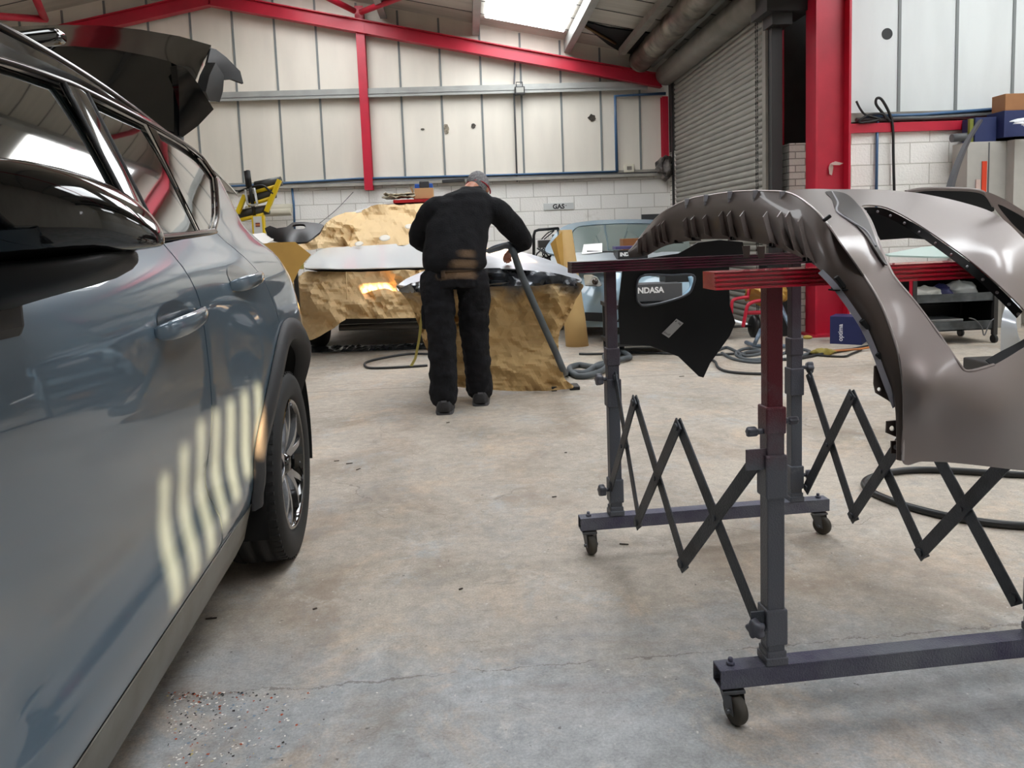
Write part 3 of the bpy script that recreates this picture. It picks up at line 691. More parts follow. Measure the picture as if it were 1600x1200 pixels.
# folded flange and brackets at the near end
fl = spline([atY(*p) for p in ((1284, 424, 1.615), (1310, 452, 1.575), (1347, 505, 1.535), (1366, 545, 1.515), (1383, 590, 1.50), (1400, 634, 1.495))], 6)
m = MB(); m.grid([[p + Vector((-.009, -.003, -.004)) for p in fl], [p + Vector((.0, -.006, .004)) for p in fl]]); m.build('flange', pbr('pale grey flange', '8D8C96', .35, .3), BUMP, solid=.004)
m = MB(); m.tube([p + Vector((0, -.001, .001)) for p in c1], .0028, 6); m.build('ridge_highlight', pbr('painted ridge highlight', 'B9B0AE', .3, .4), BUMP)  # lighter tube that paints the highlight along the ridge
m = MB(); q = atY(1292, 341, 1.655); m.box(q, (.020, .008, .008), Matrix.Rotation(-.6, 3, 'Y')); m.build('seam_clip', M_INNER, BUMP, bevel=.002)
for sgn, (u0, v0, Y0_) in enumerate(((1312, 440, 1.56), (1352, 508, 1.525), (1376, 560, 1.505))):
    m = MB(); m.box(atY(u0, v0, Y0_), (.028, .010, .010), Matrix.Rotation(.9, 3, 'Y')); m.build('clip', M_INNER, BUMP, bevel=.002)
def bracket(poly, Y, hole):
    sheet('bracket', [M_TAUPE_SHADED], BUMP, poly, [(p[0], p[1], Y) for p in poly[:4]], [[(hole[0] + hole[2] * math.cos(a), hole[1] + hole[2] * math.sin(a)) for a in [2 * PI * k / 10 for k in range(10)]]], step=5, sm=False, th=.004)
bracket([(1366, 572), (1378, 565), (1392, 612), (1398, 634), (1388, 626), (1368, 614), (1365, 600)], 1.51, (1373, 608, 3.2))
bracket([(1385, 658), (1404, 656), (1406, 684), (1398, 682), (1384, 676)], 1.495, (1393, 669, 4))
bracket([(1392, 689), (1407, 688), (1408, 708), (1392, 708)], 1.495, (1399, 698, 4))
# dark clip rail under the upper edge of the opening
rail = [(1348, 327, 1.92), (1382, 328, 1.93), (1425, 349, 1.90), (1475, 382, 1.77), (1525, 419, 1.64), (1570, 459, 1.585), (1600, 490, 1.555)]
r1 = spline([atY(*p) for p in rail], 6); m = MB(); m.grid([[p + Vector((0, .004, .004)) for p in r1], [p + Vector((-.007, .012, -.011)) for p in r1]])
for p in r1[2::3]: m.ell(p + Vector((-.005, .004, -.006)), (.0025, .0025, .0025), 8, 6, mi=1)
m.build('clip_rail', [M_INNER, M_CLIP], BUMP, solid=.002)
lo = [(1618, 536, 1.53), (1600, 547, 1.505), (1575, 560, 1.49), (1553, 573, 1.475)]
r2 = spline([atY(*p) for p in lo], 6); m = MB(); m.grid([[p for p in r2], [p + Vector((-.004, .02, .010)) for p in r2]])
m.build('clip_rail', M_INNER, BUMP, solid=.002)
ed = spline([atY(p[0], p[1], fsk(p[0], p[1])) for p in HOLE[10:] + HOLE[:1]], 5)
m = MB(); m.tube(ed, .0035, 6); m.build('opening_edge', M_TAUPE, BUMP)
ib = [(1350, 331), (1388, 332), (1425, 347), (1450, 362), (1466, 376), (1420, 372), (1376, 375)]
sheet('inner_panel', [M_INNER], BUMP, ib, [(p[0], p[1], 2.25) for p in ib], step=9, sm=False, th=.004)
# blade between the lip and the opening, concave shade put into its colour
bl = [(1290, 300), (1320, 303), (1341, 321), (1357, 347), (1372, 387), (1386, 413), (1378, 408), (1352, 368), (1326, 342), (1306, 328), (1300, 312)]
sheet('blade', [pbr('taupe blade darkened for shade', '332B28', .45, .2)], BUMP, bl, [(p[0], p[1], fsk(p[0], p[1]) - .012) for p in bl], step=7, th=.003)
m = MB(); bc = [(1300, 300), (1309, 316), (1308, 330), (1330, 346), (1354, 362), (1368, 385)]
m.tube(spline([atY(p[0], p[1], fsk(*p) - .018) for p in bc], 5), .003, 6); m.build('blade_edge', M_CLIP, BUMP)
# further side: rim and the second intake
rimo = [(1418, 300), (1440, 297), (1470, 296), (1520, 298), (1540, 305), (1552, 322), (1547, 331), (1500, 317), (1450, 306)]
sheet('grille_rim', [M_INNER], BUMP, rimo, [(p[0], p[1], 2.28 + .0004 * (p[0] - 1418)) for p in rimo], step=7, th=.003)
m = MB(); m.tube(spline([atY(p[0], p[1], 2.27) for p in ((1415, 300), (1440, 296), (1470, 295), (1520, 297), (1541, 304), (1553, 322))], 5), .006, 8); m.build('rim_edge', M_TAUPE, BUMP)
sid = [(1538, 301), (1560, 307), (1600, 330), (1650, 362), (1690, 420), (1655, 430), (1603, 378), (1575, 350), (1556, 328)]
sheet('side_face', [M_TAUPE], BUMP, sid, [(p[0], p[1], 2.02) for p in sid[:8]], [[(1559, 319), (1600, 340), (1640, 368), (1655, 405), (1640, 402), (1603, 370), (1578, 346)]], step=7, th=.003)
ins = [(1556, 316), (1600, 337), (1645, 366), (1660, 410), (1640, 408), (1600, 374), (1574, 346)]
sheet('intake_back', [M_INNER], BUMP, ins, [(p[0], p[1], 2.06) for p in ins], step=10, th=.003)
# far side panel hanging inside out behind the far beam
PANEL = [(972, 424), (1000, 405), (1060, 396), (1090, 379), (1125, 375), (1160, 378), (1165, 400), (1139, 408), (1139, 445), (1140, 477), (1149, 504), (1140, 525), (1109, 568), (1099, 590), (1092, 588), (1060, 557), (1017, 541), (969, 538), (966, 480)]
PC = [(972, 424, 2.86), (1060, 400, 2.88), (1139, 402, 2.92), (1149, 504, 2.98), (1099, 590, 2.93), (1017, 541, 2.93), (969, 538, 2.87), (1040, 500, 2.95)]
WIN = [(1001, 432), (1050, 430), (1083, 430), (1082, 449), (1072, 461), (1040, 472), (1008, 478), (999, 474), (995, 464)]
sheet('side_panel', [M_INNER], BUMP, PANEL, PC, [WIN], step=7, sm=False, th=.004)
fp = tps(PC); wr = spline([atY(p[0], p[1], fp(*p) - .004) for p in WIN], 5, True)
m = MB(); m.tube(wr, .005, 6, closed=True); m.build('window_rim', pbr('grey return edge', '565A61', .35, .2), BUMP)
M_STICK = pbr('off-white paper label', 'A9A7A5', .6); M_INK = pbr('black print', '17171A', .6)
def panel_pt(u, v, o=.005): return atY(u, v, fp(u, v) - o)
st = MB(); st.add([panel_pt(1034, 521), panel_pt(1057, 498), panel_pt(1068, 505), panel_pt(1045, 528)], [(0, 1, 2, 3)])
stk = st.build('part_label', M_STICK, BUMP, solid=.0006); stk['label'] = 'off-white printed sticker'
pm = MB()
def sq(a, b_, a2, b2):
    # a, b in label coordinates 0..1 (along, across)
    def q(s, t): u = 1034 + 23 * s + 11 * t; v = 521 - 23 * s + 7 * t; return panel_pt(u, v, .0066)
    pm.add([q(a, b_), q(a2, b_), q(a2, b2), q(a, b2)], [(0, 1, 2, 3)])
for k in range(6): sq(.08, .12 + .13 * k, .08 + random.uniform(.25, .5), .17 + .13 * k)
for k in range(9): sq(.66 + .03 * k, .5, .675 + .03 * k, .88)
sq(.66, .15, .78, .3); sq(.82, .12, .92, .22)
pm.build('label_print', M_INK, stk)
for k, (u, v) in enumerate(((1166, 384), (1189, 385))):
    m = MB(); b_ = atY(u, v, 2.2 - .1 * k); m.prism([b_ + Vector((-.012, 0, 0)), b_ + Vector((.012, 0, 0)), b_ + Vector((.010, 0, -.035)), b_ + Vector((-.006, 0, -.035))], (0, .004, 0))
    m.build('hanging_tab', M_TAUPE_SHADED, BUMP)
# ================================================================== THE BLUE-GREY CAR (its side runs away from the camera, tailgate up)
CA = R(-3.1); AX = Vector((math.sin(CA), math.cos(CA), 0)); BX = Vector((math.cos(CA), -math.sin(CA), 0)); CO = Vector((-1.6387, 2.8213, 0))
def cw(L, W, z): return CO + AX * L + BX * W + Vector((0, 0, z))
M_CAR = pbr('blue-grey metallic car paint', '4E606E', .34, .22, 1.0); M_CAR.node_tree.nodes['Principled BSDF'].inputs['Coat Roughness'].default_value = .015
M_REC_SHADE = pbr('body paint darkened for recess shade', '34414C', .3, .2, .8)  # body colour darkened to paint the shade of the handle recess
M_GBLK = pbr('gloss black', '050607', .08, 0, 1.0)
M_MBLK = pbr('matt black trim', '0E0E0F', .55)
M_ARCH = pbr('dark grey textured trim', '26272A', .6, bump=.2, bscale=400)
M_SILL = pbr('dusty grey sill trim', '77756F', .5, var=.3, vscale=5, col2='5F594F')
M_GLASS = pbr('dark tinted glass', '0B1110', .02, 0, 1.0, spec=.9)
M_CHROME = pbr('dark chrome trim', '5E5754', .14, .9)
M_TREAD = pbr('tyre rubber', '1B1B1C', .75, bump=.15, bscale=200)
M_ALLOY = pbr('diamond-cut alloy', '9A9B9E', .22, .9)
M_WELL = pbr('dark wheel well liner', '070707', .9)
CAR = thing('car', 'blue-grey car with its tailgate raised, nearest the camera on the left', 'car', cw(0, 0, 0))
WZ0 = [(.25, .845), (.30, .865), (.385, .888), (.42, .900), (.475, .899), (.525, .878), (.585, .868), (.66, .884), (.76, .899), (.88, .901), (1.0, .896), (1.07, .888), (1.13, .865), (1.19, .828), (1.215, .81), (1.25, .795)]
WZ1 = [(.25, .86), (.30, .875), (.385, .893), (.475, .905), (.575, .91), (.74, .912), (.88, .906), (1.0, .896), (1.07, .886), (1.13, .862), (1.19, .826), (1.215, .81), (1.25, .795)]
def smooth01(t): t = min(1, max(0, t)); return t * t * (3 - 2 * t)
def Wg(L, z): return .80 - .40 * (z - 1.215) - .055 * max(0, L + .5) ** 1.5
def Wside(L, z):
    f = smooth01((-.35 - L) / .5) if L > -1.2 else smooth01((L + 2.15) / .35)
    w = tabs(z, WZ1) * (1 - f) + tabs(z, WZ0) * f
    hz = math.exp(-((z - .80) / .30) ** 2)
    w += .045 * hz * smooth01((L + .85) / .7)
    if z > 1.15:
        t = smooth01((z - 1.15) / .16); w = w * (1 - t) + (Wg(L, z) + .006) * t
    w -= .20 * max(0, (L - .30) / .45) ** 2
    return w
def panel(name, mats, parent, outline, surf, holes=(), step=.03, th=.004, off=0.0, sm=False):
    V2, T = tri2d([(p[0] * 1000, p[1] * 1000) for p in outline], [[(q[0] * 1000, q[1] * 1000) for q in h] for h in holes], step * 1000, sm, False)
    m = MB(); m.add([cw(u / 1000, surf(u / 1000, v / 1000) + off, v / 1000) for u, v in V2], T, 0, True)
    return m.build(name, mats, parent, solid=th, soff=0)
ACX, ACZ, AR = .02, .36, .555
def arch_pt(a, r=AR): return (ACX + r * math.cos(a), ACZ + r * math.sin(a))
def tr_edge(z):
    return -.12 if z < .97 else tab(z, [(.97, -.12), (1.1, -.16), (1.25, -.30)])
# doors
a0 = math.pi - math.asin((.385 - ACZ) / AR); a1 = math.acos((-.12 - ACX) / AR)
arc = [arch_pt(lerp(a0, a1, k / 12)) for k in range(13)]
rear_out = [(-.868, .385)] + arc + [(-.12, .97), (-.16, 1.10), (-.23, 1.19), (-.30, 1.245), (-.868, 1.208)]
rd = panel('rear_door', M_CAR, CAR, rear_out, Wside)
fd = panel('front_door', M_CAR, CAR, [(-2.0, .385), (-.876, .385), (-.876, 1.207), (-2.0, 1.19)], Wside)
# quarter panel, front wing
q_arc = [arch_pt(lerp(math.asin((.45 - ACZ) / AR), a1, k / 16)) for k in range(17)]
panel('rear_quarter', M_CAR, CAR, q_arc + [(-.113, .97), (-.153, 1.10), (-.223, 1.19), (-.293, 1.245), (-.27, 1.262), (-.1, 1.318), (.10, 1.41), (.242, 1.478), (.30, 1.482), (.62, 1.42), (.68, 1.30), (.74, 1.12), (.76, .9), (.75, .6), (.70, .45)], Wside)
panel('front_wing', M_CAR, CAR, [(-2.006, .385), (-2.006, 1.19), (-2.5, 1.08), (-3.2, .98), (-3.42, .80), (-3.42, .45), (-3.25, .45)] + [(-2.72 + .53 * math.cos(t), .36 + .53 * math.sin(t)) for t in [lerp(.1, 3.05, k / 12) for k in range(12)]], lambda L, z: Wside(max(L, -1.2), z) - (.0 if L > -2.7 else .25 * (-(L + 2.7)) ** 2))
# sill and lower rear
m = MB(); rows = []
for k in range(30):
    L = lerp(-2.3, -.50, k / 29); e = smooth01((L + .62) / .14) * .05
    rows.append([cw(L, w, z) for w, z in ((.60, .23), (.835, .235), (.862, .262 + e * .2), (.882, .32 + e * .6), (.892, .382))])
m.grid(rows); m.build('sill_trim', M_SILL, CAR, solid=.003)
# wheel arch trim and well
m = MB(); rows = []
for k in range(49):
    a = lerp(-.12, math.pi - .02, k / 48); po, pi_ = arch_pt(a, AR + .004), arch_pt(a, .478); pm = arch_pt(a, .52)
    wo = Wside(po[0], max(po[1], .4)) + .004
    rows.append([cw(po[0], wo, po[1]), cw(po[0], wo + .010, po[1]), cw(pm[0], wo + .024, pm[1]), cw(pi_[0], wo + .020, pi_[1]), cw(pi_[0], wo - .04, pi_[1])])
m.grid(rows); m.build('wheel_arch_trim', M_ARCH, CAR)
m = MB()
m.grid([[cw(*(lambda p: (p[0], w, p[1]))(arch_pt(lerp(-.25, math.pi + .25, k / 30), .484))) for w in (.93, .60)] for k in range(31)])
m.add([cw(ACX + .484 * math.cos(t), .60, ACZ + .484 * math.sin(t)) for t in [2 * PI * k / 30 for k in range(30)]], [tuple(range(30))])
m.build('wheel_well', M_WELL, CAR)
# glazing
gtop = [(-1.75, 1.46), (-1.45, 1.545), (-1.25, 1.578), (-1.0, 1.592), (-.87, 1.594), (-.46, 1.578), (-.1, 1.563), (.10, 1.545)]
def ztop(L): return tab(L, gtop)
def glass(L, z): return Wg(L, z) - .004 - .03 * max(0, (z - 1.40)) ** 2 * 8
panel('front_window', M_GLASS, CAR, [(-1.85, 1.23), (-1.75, 1.445)] + [(L, ztop(L) - .004) for L in (-1.45, -1.25, -1.0, -.965)] + [(-.935, 1.23)], glass, step=.05, th=.003)
panel('rear_window', M_GLASS, CAR, [(-.862, 1.235), (-.862, ztop(-.86) - .004), (-.66, ztop(-.66) - .004), (-.445, ztop(-.445) - .004), (-.455, 1.248)], glass, step=.05, th=.003)
panel('quarter_window', M_GLASS, CAR, [(-.415, 1.252), (-.29, 1.257), (-.1, 1.318), (.10, 1.41), (.225, 1.474), (.18, 1.52), (.115, 1.540), (-.1, ztop(-.1) - .004), (-.395, ztop(-.395) - .004)], glass, step=.05, th=.003)
panel('door_pillar', M_GBLK, CAR, [(-.97, 1.225), (-.84, 1.225), (-.84, ztop(-.84)), (-.985, ztop(-.98))], lambda L, z: Wg(L, z) + .002 + .006 * math.cos((L + .905) / .07 * 1.3), step=.02, th=.004)
panel('window_bar', M_GBLK, CAR, [(-.462, 1.24), (-.408, 1.24), (-.388, ztop(-.388)), (-.452, ztop(-.452))], lambda L, z: Wg(L, z) + .004, step=.02, th=.004)
def strip(name, mat, pts, r0=.009, fl=1.0, off=.006, n=8):
    m = MB(); m.tube(spline([cw(L, Wg(L, z) + off, z) for L, z in pts], 6), r0, n); return m.build(name, mat, CAR)
strip('belt_moulding', M_CHROME, [(-1.95, 1.212), (-1.4, 1.216), (-.9, 1.222), (-.45, 1.240), (-.29, 1.248)], .012)
strip('belt_moulding', M_CHROME, [(-.29, 1.248), (-.265, 1.258), (-.1, 1.312), (.10, 1.404), (.235, 1.472)], .008)
strip('window_frame', M_CHROME, [(-1.85, 1.42)] + [(L, z + .004) for L, z in gtop[1:]] + [(.17, 1.53), (.235, 1.474)], .008)
strip('window_seal', M_MBLK, [(-.962, 1.23), (-.975, ztop(-.97))], .007); strip('window_seal', M_MBLK, [(-.852, 1.236), (-.852, ztop(-.85))], .006)
# cant rail and roof
zr = [(-2.2, 1.56), (-1.6, 1.655), (-1.24, 1.66), (-.84, 1.652), (-.44, 1.612), (.03, 1.562), (.43, 1.495), (.66, 1.44)]
Ls = [lerp(-1.62, .62, k / 40) for k in range(41)]
def ztc(L): return min(ztop(L), tabs(L, zr) - .018) if L < .1 else tabs(L, zr) - .018 - .01 * (L - .1)
m = MB(); m.grid([[cw(L, Wg(L, ztc(L)) + .006, ztc(L)), cw(L, Wg(L, ztc(L)) + .004, lerp(ztc(L), tabs(L, zr), .45)), cw(L, .635, lerp(ztc(L), tabs(L, zr), .5)), cw(L, .625, tabs(L, zr) - .004), cw(L, .61, tabs(L, zr))] for L in Ls])
m.build('cant_rail', M_GBLK, CAR, solid=.003)
m = MB(); m.grid([[cw(L, w, tabs(L, zr) + .035 * (1 - (w / .62) ** 2)) for w in [.61 - 1.22 * j / 16 for j in range(17)]] for L in Ls]); m.build('roof', M_GBLK, CAR, solid=.004)
m = MB(); m.tube(spline([cw(L, .60, tabs(L, zr) + .022) for L in (-1.8, -1.7, -1.2, -.7, -.2, .25, .32)], 5), [.006] + [.011] * 29 + [.006], 8); m.build('roof_rail', M_CHROME, CAR)
m = MB(); m.box(cw(-1.3, 0, .50), (1.30, 3.9, .52), None, 0, (BX, AX, EZ)); m.box(cw(-.7, 0, 1.0), (1.40, 2.6, .5), None, 0, (BX, AX, EZ)); m.build('underbody', M_WELL, CAR)
panel('far_side', M_CAR, CAR, [(-3.3, .45), (-2.4, .30), (-.5, .30), (.7, .45), (.72, 1.15), (-.3, 1.23), (-2.0, 1.2), (-3.2, 1.0)], lambda L, z: -.86, step=.2)
panel('far_glazing', M_GLASS, CAR, [(-1.95, 1.2), (-1.5, 1.55), (0, 1.56), (.5, 1.46), (.7, 1.15)], lambda L, z: -Wg(L, z), step=.2)
m = MB(); m.grid([[cw(-3.45 + .15 * abs(w), w, .45), cw(-3.47 + .15 * abs(w), w, .88), cw(-3.38 + .1 * abs(w), w, .98), cw(-3.0, w, 1.05), cw(-2.5, w, 1.09 + .03 * (1 - w * w)), cw(-2.2, w, 1.15 + .03 * (1 - w * w))] for w in [-.86 + 1.72 * k / 12 for k in range(13)]]); m.build('bonnet', M_CAR, CAR, solid=.004)
m = MB(); m.tube([cw(-2.25, .80, 1.16), cw(-1.9, .73, 1.43), cw(-1.55, .635, 1.64)], .035, 10); m.build('front_pillar', M_GBLK, CAR)
m = MB(); m.grid([[cw(-2.28, w, 1.14), cw(-1.92, w * .88, 1.43), cw(-1.58, w * .79, 1.66)] for w in [-.80 + 1.60 * k / 8 for k in range(9)]]); m.build('windscreen', M_GLASS, CAR, solid=.004)
m = MB(); m.grid([[cw(.76, w, .42), cw(.80, w, .6), cw(.80, w, .9), cw(.74, w, 1.15)] for w in [-.72 + 1.44 * k / 8 for k in range(9)]]); m.build('rear_bumper', M_ARCH, CAR, solid=.004)
# wheels
def wheel(name, L0, W1):
    c = cw(L0, W1, .357); t = MB()
    prof = [(.245, -.225), (.30, -.235), (.335, -.228), (.352, -.205), (.357, -.18), (.348, -.178), (.348, -.166), (.357, -.164), (.3575, -.125), (.348, -.123), (.348, -.109), (.3575, -.107), (.357, -.068), (.348, -.066), (.348, -.054), (.356, -.052), (.353, -.022), (.340, -.004), (.315, .003), (.285, .002), (.262, -.004), (.25, -.012), (.245, -.03)]
    t.lathe(prof, c, BX, 72)
    o = t.build(name, M_TREAD, CAR)
    s = MB()
    for k in range(64):
        a = 2 * PI * k / 64; r = .352; u = AX * math.cos(a) + EZ * math.sin(a); s.box(c + u * .3515 + BX * -.030, (.012, .032, .008), None, 0, (AX * -math.sin(a) + EZ * math.cos(a), BX, u))
    s.build('tread_block', M_TREAD, o)['kind'] = 'stuff'
    r = MB(); r.lathe([(.248, -.012), (.240, -.006), (.234, -.014), (.228, -.05), (.222, -.19)], c, BX, 48); r.build('rim', M_GBLK, o)
    d = MB(); d.lathe([(0, -.10), (.20, -.10), (.222, -.12)], c, BX, 40); d.build('brake_disc', M_WELL, o)
    for k in range(5):
        a = 2 * PI * k / 5 + .42; s = MB()
        for sgn in (-1, 1):
            pr = []
            for q in range(7):
                t_ = q / 6; rr = lerp(.045, .236, t_); aa = a + sgn * (.06 + .30 * t_ - .10 * t_ * t_); u = AX * math.cos(aa) + EZ * math.sin(aa); tv = AX * -math.sin(aa) + EZ * math.cos(aa)
                wd = lerp(.020, .011, t_); dep = -.018 - .020 * (1 - t_) + .012 * math.sin(PI * t_)
                pr.append([c + u * rr + tv * (wd * e) + BX * (dep + f) for e, f in ((-1, -.03), (-.8, 0), (.8, 0), (1, -.03))])
            s.loft(pr, mi=0, smooth=False)
            if sgn == 1: pass
        s.build('spoke', M_ALLOY if True else M_GBLK, o, bevel=.001)
    h = MB(); h.lathe([(0, -.020), (.030, -.021), (.034, -.03), (.05, -.05)], c, BX, 24); h.build('hub_cap', M_GBLK, o)
wheel('rear_wheel', .02, .942); wheel('front_wheel', -2.70, .915)
# door handles
def handle(L0, L1, z, parent):
    W0 = lambda L: Wside(L, z)
    m = MB(); rings = []
    for t, o, rz, rw in ((0, .000, .012, .006), (.04, .020, .020, .010), (.14, .034, .024, .012), (.45, .043, .024, .012), (.75, .040, .021, .011), (.93, .028, .017, .010), (1.0, .004, .013, .008)):
        L = lerp(L0, L1, t); zz = z + .018 * t - .006; c = cw(L, W0(L) + o, zz)
        rings.append([c + EZ * (rz * math.sin(a)) + BX * (rw * math.cos(a)) for a in [2 * PI * j / 16 for j in range(16)]])
    m.loft(rings); h = m.build('door_handle', M_CAR, parent, subd=1)
    r = MB(); cL = (L0 + L1) / 2 - .02; rows = []
    for k in range(7):
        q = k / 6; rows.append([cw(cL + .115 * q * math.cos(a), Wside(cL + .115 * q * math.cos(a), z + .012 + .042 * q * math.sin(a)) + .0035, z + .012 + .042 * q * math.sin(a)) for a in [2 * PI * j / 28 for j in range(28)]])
    r.grid(rows, closed=True); r.build('handle_recess_shade', M_REC_SHADE, h)
handle(-1.225, -.905, 1.022, fd); handle(-.56, -.25, 1.085, rd)
# wing mirror
m = MB(); rings = []
for W, zt, zb, dl, sh in ((.835, 1.26, 1.20, .02, 0), (.85, 1.305, 1.185, .055, 0), (.90, 1.326, 1.176, .085, 0), (.96, 1.320, 1.178, .095, 0), (1.02, 1.300, 1.184, .09, .004), (1.06, 1.278, 1.190, .078, .01), (1.09, 1.248, 1.194, .055, .018), (1.105, 1.222, 1.197, .028, .026), (1.109, 1.212, 1.200, .01, .03)):
    zc, hz = (zt + zb) / 2, (zt - zb) / 2; ring = []
    for j in range(28):
        a = 2 * PI * j / 28; ca, sa = math.cos(a), math.sin(a); ex = .62
        ring.append(cw(-1.80 + sh + dl * math.copysign(abs(ca) ** ex, ca), W, zc + hz * math.copysign(abs(sa) ** ex, sa)))
    rings.append(ring)
m.loft(rings); mir = m.build('wing_mirror', M_GBLK, CAR, subd=1)
m = MB(); rings = []
for W, zt, zb, dl in ((.84, 1.19, 1.10, .06), (.90, 1.188, 1.118, .085), (.96, 1.188, 1.135, .092), (1.04, 1.192, 1.150, .08), (1.075, 1.196, 1.176, .05)):
    zc, hz = (zt + zb) / 2, (zt - zb) / 2
    rings.append([cw(-1.795 + dl * math.copysign(abs(math.cos(a)) ** .6, math.cos(a)), W, zc + hz * math.copysign(abs(math.sin(a)) ** .6, math.sin(a))) for a in [2 * PI * j / 24 for j in range(24)]])
m.loft(rings); m.build('mirror_lower_cover', M_MBLK, mir, subd=1)
m = MB(); rings = []
for W, zt, zb, l0, l1 in ((.80, 1.17, 1.03, -1.92, -1.66), (.86, 1.165, 1.04, -1.90, -1.70), (.90, 1.16, 1.09, -1.87, -1.74)):
    rings.append([cw(l0, W, zb), cw(l1, W, zb), cw(l1, W, zt), cw(l0, W, zt)])
m.loft(rings, smooth=False); m.build('mirror_foot', M_MBLK, mir, bevel=.01)
strip('mirror_trim', M_CHROME, [(-1.60, 1.207), (-1.4, 1.212)], .006)
# tail lamp
M_LAMP = pbr('pale tail lamp lens', 'D9B7AE', .12, 0, 1.0); M_LAMPR = pbr('red tail lamp edge', '7A1420', .12, 0, 1.0)
lamp = panel('tail_lamp', M_LAMP, CAR, [(.585, 1.19), (.63, 1.195), (.70, 1.10), (.735, .96), (.70, .93), (.63, 1.06)], lambda L, z: Wside(L, z) + .010, step=.02, th=.012)
panel('lamp_edge', M_LAMPR, lamp, [(.632, 1.205), (.655, 1.20), (.725, 1.10), (.752, .96), (.740, .95), (.705, 1.10)], lambda L, z: Wside(L, z) + .014, step=.02, th=.010)
# raised tailgate
TA = [(70, 82), (120, 81), (180, 86), (240, 97), (266, 104), (269, 130), (270, 175), (270, 213), (250, 208), (210, 185), (150, 150), (90, 110)]
tg = sheet('tailgate', [M_GBLK], CAR, TA, [(70, 82, 3.50), (180, 86, 3.56), (266, 104, 3.64), (270, 213, 3.44), (150, 150, 3.38)], step=6, sm=False, th=.03, off=1)
TA2 = [(266, 104), (283, 110), (300, 132), (325, 172), (300, 198), (275, 216), (270, 213), (270, 175), (269, 130)]
sheet('tailgate_corner', [M_GBLK], tg, TA2, [(266, 104, 3.56), (325, 172, 3.85), (275, 216, 3.50), (283, 110, 3.65)], step=9, sm=False, th=.03, off=1)
TB = [(20, 48), (100, 45), (160, 46), (220, 52), (280, 62), (330, 76), (318, 100), (303, 135), (285, 112), (268, 104), (240, 97), (180, 86), (100, 80), (30, 70)]
sheet('tailgate_skin', [M_GBLK], tg, TB, [(20, 48, 4.12), (160, 46, 4.20), (330, 76, 4.34), (303, 135, 4.0), (180, 88, 3.90), (30, 70, 3.86)], step=6, sm=False, th=.02, off=1)
TC = [(328, 76), (336, 78), (352, 90), (374, 112), (379, 131), (360, 124), (340, 126), (334, 120), (322, 100)]
sheet('tailgate_lip', [M_MBLK], tg, TC, [(328, 76, 4.30), (374, 112, 4.45), (379, 131, 4.45), (322, 100, 4.2), (340, 126, 4.3)], step=6, sm=False, th=.015)
TD = [(322, 98), (336, 118), (334, 140), (329, 156), (313, 153), (306, 140), (312, 118)]
sheet('tailgate_hinge_side', [M_MBLK], tg, TD, [(322, 98, 4.2), (334, 140, 4.3), (313, 153, 4.15), (306, 140, 4.05)], step=6, sm=False, th=.05, off=1)
m = MB(); p = atY(96, 56, 3.55); q = atY(-40, 72, 3.30)
m.loft([[p.lerp(q, t) + EZ * (hz * math.copysign(abs(math.sin(a)) ** .5, math.sin(a))) + AX * (.05 * math.copysign(abs(math.cos(a)) ** .5, math.cos(a))) for a in [2 * PI * j / 16 for j in range(16)]] for t, hz in ((0, .018), (.03, .030), (.10, .033), (.5, .032), (1, .028))]); m.build('roof_spoiler_end', M_GBLK, tg)
for x in (277, 284):
    m = MB(); m.tube([atY(x, 214, 3.64), atY(x - 1, 236, 3.45), cw(.52, .45, 1.36)], .010, 8); m.build('gas_strut', M_MBLK, tg)
# ================================================================== THE MAN, seen from behind, bent over the panel
M_SKIN = pbr('skin', 'B5795E', .5, var=.15, vscale=20); M_HAIR = pbr('short grey hair', '8F8E90', .85, var=.5, vscale=90, bump=.8, bscale=250)
M_KNIT = pbr('black sweatshirt cloth', '161619', .92, bump=.35, bscale=90, spec=.25); M_DENIM = pbr('black work trousers cloth', '121215', .9, var=.4, vscale=14, col2='1C1C20', bump=.35, bscale=70, spec=.25)
M_SHOE = pbr('black leather', '26262A', .5, bump=.2, bscale=120); M_SOLE = pbr('dark rubber sole', '4A4A4D', .7)
def capsule(m, pts, rad, n=16):
    """tapered limb with round ends"""
    P = [Vector(p) for p in pts]; d0 = (P[1] - P[0]).normalized(); d1 = (P[-1] - P[-2]).normalized()
    q = [P[0] - d0 * rad[0] * .85, P[0] - d0 * rad[0] * .5] + P + [P[-1] + d1 * rad[-1] * .5, P[-1] + d1 * rad[-1] * .85]
    r = [rad[0] * .5, rad[0] * .85] + list(rad) + [rad[-1] * .85, rad[-1] * .5]
    m.tube(q, r, n)
def limb(m, pts, rad, n=16, k=4):
    P = spline(pts, k); R_ = []
    for i in range(len(pts) - 1): R_ += [lerp(rad[i], rad[i + 1], t / k) for t in range(k)]
    capsule(m, P, R_ + [rad[-1]], n)
def torso(m, rings, n=28):
    m.loft([[Vector(c) + Vector((rx * math.cos(a), ry * math.sin(a), 0)) for a in [2 * PI * j / n for j in range(n)]] for c, rx, ry in rings])
def crease(amp, f, seed=0.0, zs=1.0):
    def g(p):
        q = Vector((p.x * f + seed, p.y * f, p.z * f * zs)); return p + noise.noise_vector(q) * amp + noise.noise_vector(q * 2.3) * (amp * .5)
    return g
MAN = thing('person', 'person in black sweatshirt and black work trousers bending over the masked panel', 'person', (-.06, 5.25, 0))
hipL, hipR = atY(685, 436, 5.28), atY(735, 434, 5.30); kneeL, kneeR = atY(690, 523, 5.22), atY(741, 520, 5.36)
ankL, ankR = atY(694, 617, 5.20), atY(750, 606, 5.42)
shL, shR = atY(679, 322, 5.46), atY(775, 322, 5.48); elL, elR = atY(655, 374, 5.56), atY(816, 376, 5.62)
